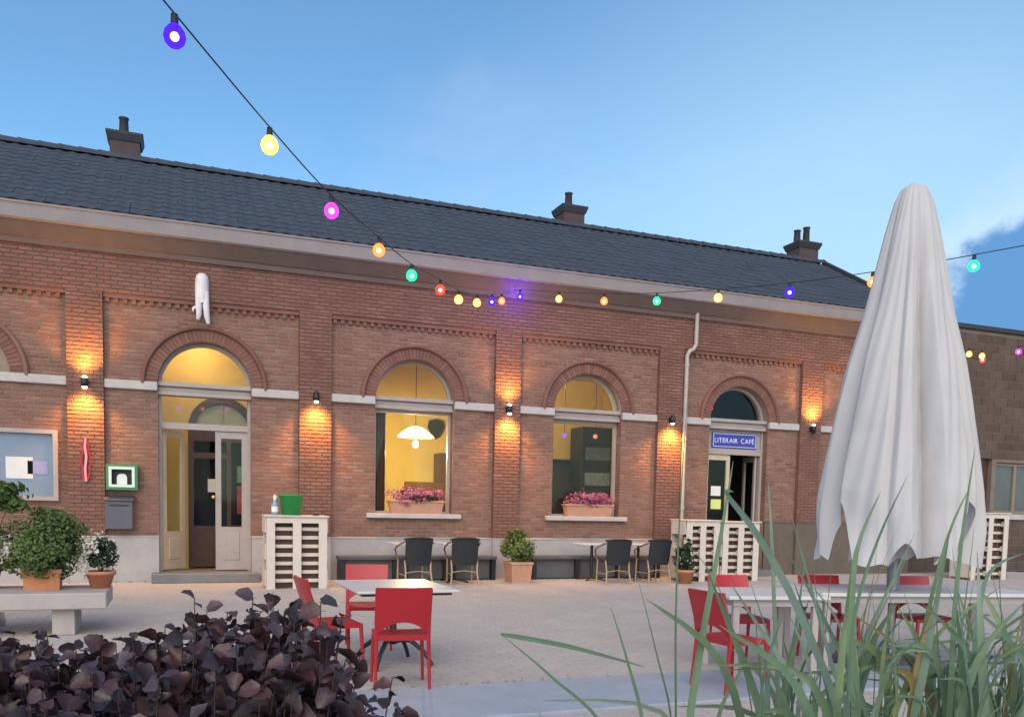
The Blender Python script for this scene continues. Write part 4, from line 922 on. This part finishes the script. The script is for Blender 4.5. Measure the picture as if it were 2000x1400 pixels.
for i in range(m1 + 1):
    for k in range(n1):
        a = 2 * pi * k / n1; f = i / m1; z = 2.0 + (1.10 + .07 * sin(4 * a + 2) + .03 * sin(13 * a) - 2.0) * f
        r_ = rprof(z) * (.56 + .04 * sin(9 * a + 1) + .03 * sin(21 * a + 3 * f)) * (1 - .06 * f); fl.v.append((r_ * cos(a), r_ * sin(a), z))
fl.f = [(i * n1 + (k + 1) % n1, i * n1 + k, (i + 1) * n1 + k, (i + 1) * n1 + (k + 1) % n1) for i in range(m1) for k in range(n1)]; fl.sm = [True] * len(fl.f)
fl.build('inner_flap', 'cloth', t)
for k in range(ribs):
    a = 2 * pi * k / ribs + .25
    MB().tube([(.05 * cos(a), .05 * sin(a), 4.35), (.17 * cos(a), .17 * sin(a), 3.2), (.26 * cos(a), .26 * sin(a), 1.9)], .011, 6).build('rib', 'pole', t)

# ------------------------------------------------------------------ low building on the right
t = thing('low_building', 'flat roofed grey brown block building at the right edge', 'building', (17.0, .35, 0))
MB().box(0, 2.32, 0, .3, 0, 6.25).box(3.1, 3.25, 0, .3, 0, 6.25).box(2.32, 3.1, 0, .3, 2.98, 6.25).box(3.25, 4.85, 0, .3, 0, 1.52).box(3.25, 4.85, 0, .3, 2.9, 6.25).box(4.85, 8, 0, .3, 0, 6.25).build('wall', 'block_joint', t)
bk_me = {}
z = .02; k = 0
while z < 6.15:
    x = .02 - (.23 if k % 2 else 0)
    while x < 6.4:
        x0, x1 = max(x, 0.0), x + .45
        hit = (x1 > 2.3 and x0 < 3.12 and z < 2.98) or (x1 > 3.2 and x0 < 4.9 and z + .22 > 1.5 and z < 2.92)
        if not hit and x1 - x0 > .1:
            key = round(x1 - x0, 2)
            if key not in bk_me: bk_me[key] = MB().add([(0, -.012, .004), (key - .0, -.012, .004), (key, -.012, .21), (0, -.012, .21), (0, .02, 0), (key, .02, 0), (key, .02, .215), (0, .02, .215)], [(0, 1, 2, 3), (4, 5, 1, 0), (5, 6, 2, 1), (6, 7, 3, 2), (7, 4, 0, 3)]).mesh('block', MT['block'])
            link('block', bk_me[key], t, loc=(x0, 0, z))
        x += .465
    z += .228; k += 1
MB().rbox(-.05, 8, -.08, .38, 6.25, 6.37, .01).build('coping', 'lead', t)
MB().rbox(.0, .9, -.35, -.1, 5.9, 6.45, .01).build('cornice_end', 'fascia', t)
dd = MB().box(2.32, 3.1, .12, .17, 0, 2.98); ddo = dd.build('door', 'wood_dark', t); MB().box(2.98, 3.02, .08, .12, 1.05, 1.2).build('handle', 'black', ddo)
ww = MB(); slab_ring(ww, 3.25, 4.85, 1.52, 2.9, .08, .16, .09); ww.box(4.0, 4.1, .08, .16, 1.61, 2.81); wwo = ww.build('window', M('brown_frame', (.24, .19, .15), .6, .1, 5, .05), t)
MB().box(3.34, 4.0, .12, .125, 1.61, 2.81).box(4.1, 4.76, .12, .125, 1.61, 2.81).build('pane', M('dull_pane', (.10, .105, .11), .15, .15, 2, 0, spec=.6), wwo)
MB().rbox(3.15, 4.95, -.08, .1, 1.38, 1.52, .01).build('window_sill', 'stone', t)
MB().box(0, 8, .3, 6, 6.1, 6.2).build('roof', 'lead', t)

# ------------------------------------------------------------------ string of coloured bulbs
BC = dict(blue=(.05, .01, 1.0), yellow=(1.0, .62, .12), magenta=(1.0, .05, .75), orange=(1.0, .26, .04), green=(.02, .75, .28), red=(1.0, .06, .03))
BG = {k: bulb_glass('bulb_' + k, v, 2.3) for k, v in BC.items()}
BK = {k: emit('filament_' + k, tuple(.55 + .45 * c for c in v), 16) for k, v in BC.items()}
bulb_me = {}; core_me = {}
for k in BC:
    m_ = MB(); m_.lathe([(.001, -.142), (.034, -.135), (.056, -.112), (.064, -.082), (.057, -.05), (.036, -.022), (.02, -.01), (.02, 0)], 16); bulb_me[k] = m_.mesh('bulb', BG[k])
    m_ = MB(); m_.ball((0, 0, -.08), .026, 12, 8); core_me[k] = m_.mesh('filament', BK[k])
sock_me = MB().lathe([(.0, .045), (.02, .045), (.022, .0), (.022, -.012), (.0, -.012)], 10).mesh('socket', MT['cable'])
def light_string(label, pts, cols, extra0=None, extra1=None):
    t = thing('light_string', label, 'string lights', pts[0] if extra0 is None else extra0, 0, 'strings of coloured party bulbs')
    o0 = Vector(t.location)
    path = ([Vector(extra0)] if extra0 else []) + [Vector(p) for p in pts] + ([Vector(e) for e in (extra1 or [])])
    sm = []
    for i in range(len(path) - 1):
        for s in range(6): 
            p0 = path[max(i - 1, 0)]; p1 = path[i]; p2 = path[i + 1]; p3 = path[min(i + 2, len(path) - 1)]; u = s / 6
            sm.append(.5 * ((2 * p1) + (-p0 + p2) * u + (2 * p0 - 5 * p1 + 4 * p2 - p3) * u * u + (-p0 + 3 * p1 - 3 * p2 + p3) * u ** 3))
    sm.append(path[-1])
    MB().tube([p - o0 for p in sm], .0055, 6).build('cable', 'cable', t)
    for p, c_ in zip(pts, cols):
        b_ = link('bulb', bulb_me[c_], t, loc=Vector(p) - o0 + Vector((0, 0, -.05)), label=c_ + ' bulb'); link('filament', core_me[c_], b_)
        link('socket', sock_me, b_)
        light('bulb_light', 'POINT', Vector(p) - o0 + Vector((0, 0, -.13)), (60 if -3 < p[1] else 6) if c_ == 'blue' else 2.5, (.30, .06, 1.0) if c_ == 'blue' else BC[c_], t, .06)
    return t
up = .13
A = [(-.01, -10.91, 4.17), (.63, -9.8, 4.07), (1.25, -8.74, 4.01), (1.92, -7.58, 4.06), (2.53, -6.54, 4.12), (3.23, -5.32, 4.30), (3.78, -4.37, 4.43), (4.43, -3.26, 4.68), (5.07, -2.16, 4.99), (5.62, -1.15, 5.27)]
light_string('string of coloured bulbs running from the upper left down to the wall', [(x, y, z + up) for x, y, z in A], ['blue', 'yellow', 'magenta', 'orange', 'green', 'red', 'yellow', 'yellow', 'blue', 'orange'], (-.72, -12.1, 4.44), [(6.18, -.12, 5.72)])
Bs = [(6.26, -.44, 5.57), (6.58, -1.61, 5.31), (6.9, -2.83, 5.05), (7.23, -4.06, 4.83), (7.56, -5.3, 4.65), (7.89, -6.53, 4.50), (8.21, -7.73, 4.40), (8.54, -8.95, 4.34)]
light_string('string of coloured bulbs running from the wall past the parasol to the right', [(x, y, z + up) for x, y, z in Bs], ['blue', 'yellow', 'orange', 'green', 'yellow', 'blue', 'orange', 'green'], (6.20, -.12, 5.72), [(8.86, -10.15, 4.46), (9.2, -11.4, 4.62)])
Cs = [(15.3, -2.6, 5.0), (16.28, -2.1, 5.02), (16.9, -1.9, 5.06), (17.15, -1.7, 5.02), (17.9, -2.0, 5.22)]
light_string('far string of bulbs in front of the low grey building', [(x, y, z + up) for x, y, z in Cs], ['orange', 'yellow', 'yellow', 'red', 'magenta'], (14.4, -2.9, 5.3), [(18.8, -2.1, 5.45)])

# ------------------------------------------------------------------ purple shrub in the lower left foreground
t = thing('purple_shrub', 'dark purple leaved shrub filling the lower left corner', 'shrub', (.05, -13.95, 0))
pr_ = random.Random(21)
leaf_mes = []
for v in range(5):
    n = 12; out = []
    for i in range(n):
        a = 2 * pi * i / n; r = .5 * (1 + .06 * (1 if i % 2 else -1)) * (1.0 + .08 * cos(a)); 
        if i == 0: r *= 1.22
        x, y = r * cos(a) + .45, r * .92 * sin(a)
        out.append((x, y, .16 * abs(y) * 2 * (1 + .4 * v) - .45 * (x - .4) ** 2 + pr_.uniform(-.09, .09)))
    mid = [(.12, 0, -.02), (.5, 0, -.03), (.85, 0, -.08)]
    mb = MB(); vs = out + [(.0, 0, 0), (.45, 0, -.03)]
    mb.add(vs, [(n + 1, i, (i + 1) % n) for i in range(n)], True); mb.add([(-.25, -.012, -.03), (-.25, .012, -.03), (.02, .012, 0), (.02, -.012, 0)], [(0, 1, 2, 3)])
    leaf_mes.append(mb)
lme = [m_.mesh('leaf', MT['purple']) for m_ in leaf_mes]
def shrub_top(x, y):   # top height of the shrub surface in world metres
    T = [(-1.4, 1.19), (-.43, 1.17), (-.2, 1.11), (0, 1.13), (.16, 1.15), (.27, 1.25), (.35, 1.24), (.43, 1.11), (.51, .95), (.59, .70), (.70, .3)]
    xx = min(max(x, -1.39), .74); h = 1
    for (xa, ha), (xb, hb) in zip(T, T[1:]):
        if xa <= xx <= xb: h = ha + (hb - ha) * (xx - xa) / (xb - xa)
    return h + .025 * sin(9 * x + 1) + .03 * sin(17 * x + y * 6) - (y + 14) * .10
leaves = []; tw = MB()
for s in range(520):
    bx, by = pr_.uniform(-.95, .66), pr_.uniform(-14.5, -13.35)
    h = shrub_top(bx, by) * pr_.uniform(.82, .99) + (pr_.uniform(.0, .05) if pr_.random() < .10 else 0)
    foot = Vector((bx * .7, -13.95 + (by + 13.95) * .6, 0)); tip = Vector((bx + pr_.uniform(-.06, .06), by + pr_.uniform(-.06, .06), h)); midp = foot.lerp(tip, .55) + Vector((pr_.uniform(-.05, .05), pr_.uniform(-.05, .05), 0))
    tw.tube([q - Vector((.05, -13.95, 0)) for q in (foot, midp, tip)], [.005, .0035, .0015], 5)
    nl = 15
    for k in range(nl):
        f = 1 - .62 * (k / (nl - 1)) ** 1.35; p = midp.lerp(tip, (f - .55) / .45) if f > .55 else foot.lerp(midp, f / .55)
        az = k * 2.4 + s; el = pr_.uniform(-.95, .75); sz = pr_.uniform(.036, .078) * (1.0 if f < .95 else .7)
        leaves.append((p, az, el, pr_.gauss(0, .75), sz, k % 5))
cw = Vector((0, -16.52, 1.49))
def lscore(l):
    p = l[0]; d_ = (p - cw).length; return l[4] / d_ * (1.0 if p.z > shrub_top(p.x, p.y) - .22 else .35)
leaves.sort(key=lscore, reverse=True)
rest = MB()
for i, (p, az, el, ro_, sz, v) in enumerate(leaves):
    e = Euler((ro_, -el, az)); q = p - Vector((.05, -13.95, 0))
    if i < 300: o = link('leaf', lme[v], t, loc=q, rot=e); o.scale = (sz, sz, sz)
    else:
        m3 = e.to_matrix(); rest.add([m3 @ (Vector(a) * sz) + q for a in leaf_mes[v].v], leaf_mes[v].f, True)
rest.build('leaf_mass', 'purple', t, kind='stuff'); tw.build('stem', 'twig', t)

# ------------------------------------------------------------------ reeds in the lower right foreground
def blade(parent, pts, w, mat='reed', fold=.35, nseg=16, off=(0, 0, 0)):
    pts = [Vector(p) for p in pts]; sm = []
    for i in range(len(pts) - 1):
        for s in range(max(2, nseg // (len(pts) - 1))):
            p0 = pts[max(i - 1, 0)]; p1 = pts[i]; p2 = pts[i + 1]; p3 = pts[min(i + 2, len(pts) - 1)]; u = s / max(2, nseg // (len(pts) - 1))
            sm.append(.5 * ((2 * p1) + (-p0 + p2) * u + (2 * p0 - 5 * p1 + 4 * p2 - p3) * u * u + (-p0 + 3 * p1 - 3 * p2 + p3) * u ** 3))
    sm.append(pts[-1]); N = len(sm); vs = []; o = Vector(off)
    face = Vector((rnd.uniform(-.9, .9), -1, rnd.uniform(-.1, .2))).normalized()
    for i, p in enumerate(sm):
        tn = (sm[min(i + 1, N - 1)] - sm[max(i - 1, 0)]).normalized(); sd_ = tn.cross(face).normalized(); nr_ = sd_.cross(tn)
        f = i / (N - 1); ww_ = w * .5 * REEDW * min(1, .55 + f * 3) * (1 - max(0, (f - .45) / .55) ** 1.6) + .0006
        vs += [p - sd_ * ww_ + nr_ * ww_ * fold - o, p - o, p + sd_ * ww_ + nr_ * ww_ * fold - o]
    mb = MB(); mb.add(vs, [(i * 3 + j, i * 3 + j + 1, i * 3 + j + 4, i * 3 + j + 3) for i in range(N - 1) for j in (0, 1)], True)
    return mb.build('blade', mat, parent)
REEDW = 1.1
def pix(x, y, Y):            # surveyed blade points: a ray through the photograph met with the plane of the bed at depth Y
    d_ = _F * 1681.8 + _R * (x - 1000) - _U * (y - 1110.4); t_ = (Y + 16.5225) / d_.y
    return (d_.x * t_, Y, 1.4933 + d_.z * t_)
hero = [  # (list of photo points with depths, width, material)
    ([(1318, 1420, -14.3), (1318, 1200, -14.3), (1328, 980, -14.3), (1345, 740, -14.3)], .020, 'reed'),
    ([(1345, 1420, -14.2), (1372, 1240, -14.2), (1405, 1060, -14.2), (1432, 900, -14.2)], .022, 'reed'),
    ([(1640, 1420, -14.4), (1560, 1200, -14.4), (1480, 1050, -14.42), (1418, 965, -14.5), (1432, 960, -14.5)], .030, 'reed'),
    ([(1180, 1430, -14.0), (1075, 1320, -14.0), (978, 1238, -14.0)], .013, 'reed'), ([(978, 1238, -14.0), (1110, 1262, -13.98), (1260, 1302, -13.95)], .013, 'reed'),
    ([(1255, 1420, -14.0), (1225, 1290, -14.0), (1193, 1185, -14.0)], .012, 'reed'), ([(1310, 1420, -14.0), (1280, 1270, -14.0), (1243, 1120, -14.0)], .013, 'reed'),
    ([(1650, 1420, -14.4), (1668, 1200, -14.4), (1715, 1050, -14.4), (1772, 930, -14.4)], .022, 'reed'), ([(1672, 1420, -14.3), (1662, 1250, -14.3), (1672, 1080, -14.3), (1720, 960, -14.3)], .026, 'reed'),
    ([(1850, 1420, -14.3), (1862, 1200, -14.3), (1880, 1030, -14.3), (1905, 870, -14.3)], .026, 'reed'), ([(1780, 1420, -14.2), (1800, 1250, -14.2), (1850, 1050, -14.2), (1895, 950, -14.2)], .020, 'reed'),
    ([(1520, 1420, -14.2), (1512, 1200, -14.2), (1505, 1020, -14.2), (1500, 940, -14.2)], .016, 'reed'), ([(1700, 1420, -14.2), (1610, 1210, -14.2), (1540, 1080, -14.2)], .018, 'reed'),
    ([(1560, 1420, -14.1), (1640, 1330, -14.1), (1800, 1260, -14.1), (2010, 1242, -14.1)], .020, 'reed'), ([(1700, 1420, -14.2), (1800, 1330, -14.2), (1900, 1300, -14.2), (2020, 1290, -14.2)], .022, 'reed'),
    ([(1900, 1420, -14.1), (1905, 1250, -14.1), (1930, 1120, -14.1), (2000, 1080, -14.1)], .026, 'reed'), ([(1960, 1420, -14.1), (1975, 1300, -14.1), (2000, 1180, -14.1)], .024, 'reed_dry'),
    ([(1400, 1420, -14.0), (1440, 1320, -14.0), (1500, 1230, -14.0)], .013, 'reed'), ([(1470, 1420, -14.1), (1450, 1300, -14.1), (1400, 1140, -14.1), (1340, 1060, -14.1)], .012, 'reed'),
]
hr = random.Random(31)
for k in range(34):
    x0 = hr.uniform(1470, 2010); tx = x0 + hr.gauss(0, 75); ty = hr.uniform(1000, 1210) if x0 > 1560 else hr.uniform(1060, 1240); Yd = hr.uniform(-14.5, -13.9)
    hero.append(([(x0, 1420, Yd), ((x0 * .7 + tx * .3), 1300, Yd), ((x0 * .35 + tx * .65), (1300 + ty) / 2, Yd), (tx, ty, Yd + hr.uniform(-.08, .08))], hr.choice((.014, .018, .022, .028)), 'reed'))
roots = [(1.45, -14.25), (1.95, -14.3), (2.35, -14.2), (2.75, -14.15), (3.1, -14.1)]
labs = ['leftmost clump of tall green reeds with a bent dry tip', 'clump of green reeds in front of the red side chair', 'clump of reeds crossing the lower part of the parasol', 'dense clump of reeds right of the parasol pole', 'reed clump at the lower right corner']
cl_ = [thing('reed_clump', l_, 'reeds', (x, y, 0), 0, 'reed clumps in the foreground bed') for (x, y), l_ in zip(roots, labs)]
def nearest_clump(x): return min(range(5), key=lambda i: abs(roots[i][0] - x))
for pts, w, m_ in hero:
    P = [Vector(pix(*q)) for q in pts]; ci = nearest_clump(P[0].x)
    if pts[0][1] > 1400:
        rt = Vector((roots[ci][0] + (P[0].x - roots[ci][0]) * .7, P[0].y + rnd.uniform(-.05, .05), 0)); P = [rt, rt.lerp(P[0], .5) + Vector((0, 0, .02))] + P
    blade(cl_[ci], P, w, m_, nseg=24, off=(roots[ci][0], roots[ci][1], 0))
rr_ = random.Random(8)
for ci, nb in ((0, 5), (1, 24), (2, 34), (3, 46), (4, 50)):
    for _ in range(nb):
        rx, ry = roots[ci][0] + rr_.gauss(0, .12), roots[ci][1] + rr_.gauss(0, .16)
        H = rr_.uniform(.85, 1.25) * (1.0 if ci else .7); lean = rr_.gauss(0, .28) - (.06 if ci == 1 else 0); ly = rr_.gauss(0, .15); drp = rr_.random()
        P = [(rx, ry, 0), (rx + lean * .18, ry + ly * .2, H * .45), (rx + lean * .5, ry + ly * .5, H * .82), (rx + lean * (1.0 + .3 * drp), ry + ly, H * (1.0 if drp < .6 else .86))]
        blade(cl_[ci], P, rr_.choice((.012, .016, .02, .026, .034)), 'reed' if rr_.random() < .92 else 'reed_dry', nseg=12, off=(roots[ci][0], roots[ci][1], 0))

wd = MB(); wr = random.Random(9)
for _ in range(150):
    x, y = wr.uniform(-2, 10), wr.choice((-9.86, -9.86, -.45, -.12, -.06)) + wr.uniform(-.02, .02)
    for k in range(4):
        a = wr.uniform(0, 2 * pi); h = wr.uniform(.015, .05); wd.add([(x - .004, y, .0), (x + .004, y, .0), (x + h * .8 * cos(a), y + h * .8 * sin(a), h)], [(0, 1, 2)])
wd.build('weeds', 'leaf', kind='stuff')
# ------------------------------------------------------------------ scraps on the paving
lt = MB(); lr = random.Random(4)
for _ in range(46):
    x, y = lr.uniform(1.5, 6.5), lr.uniform(-9.6, -2.5); s = lr.uniform(.012, .03); a = lr.uniform(0, pi)
    s *= .7; lt.add([(x + s * cos(a), y + s * sin(a), .006), (x - s * .6 * sin(a), y + s * .6 * cos(a), .012), (x - s * cos(a), y - s * sin(a), .007), (x + s * .6 * sin(a), y - s * .6 * cos(a), .010)], [(3, 2, 1, 0)])
lt.build('litter', 'petal_white', kind='stuff')
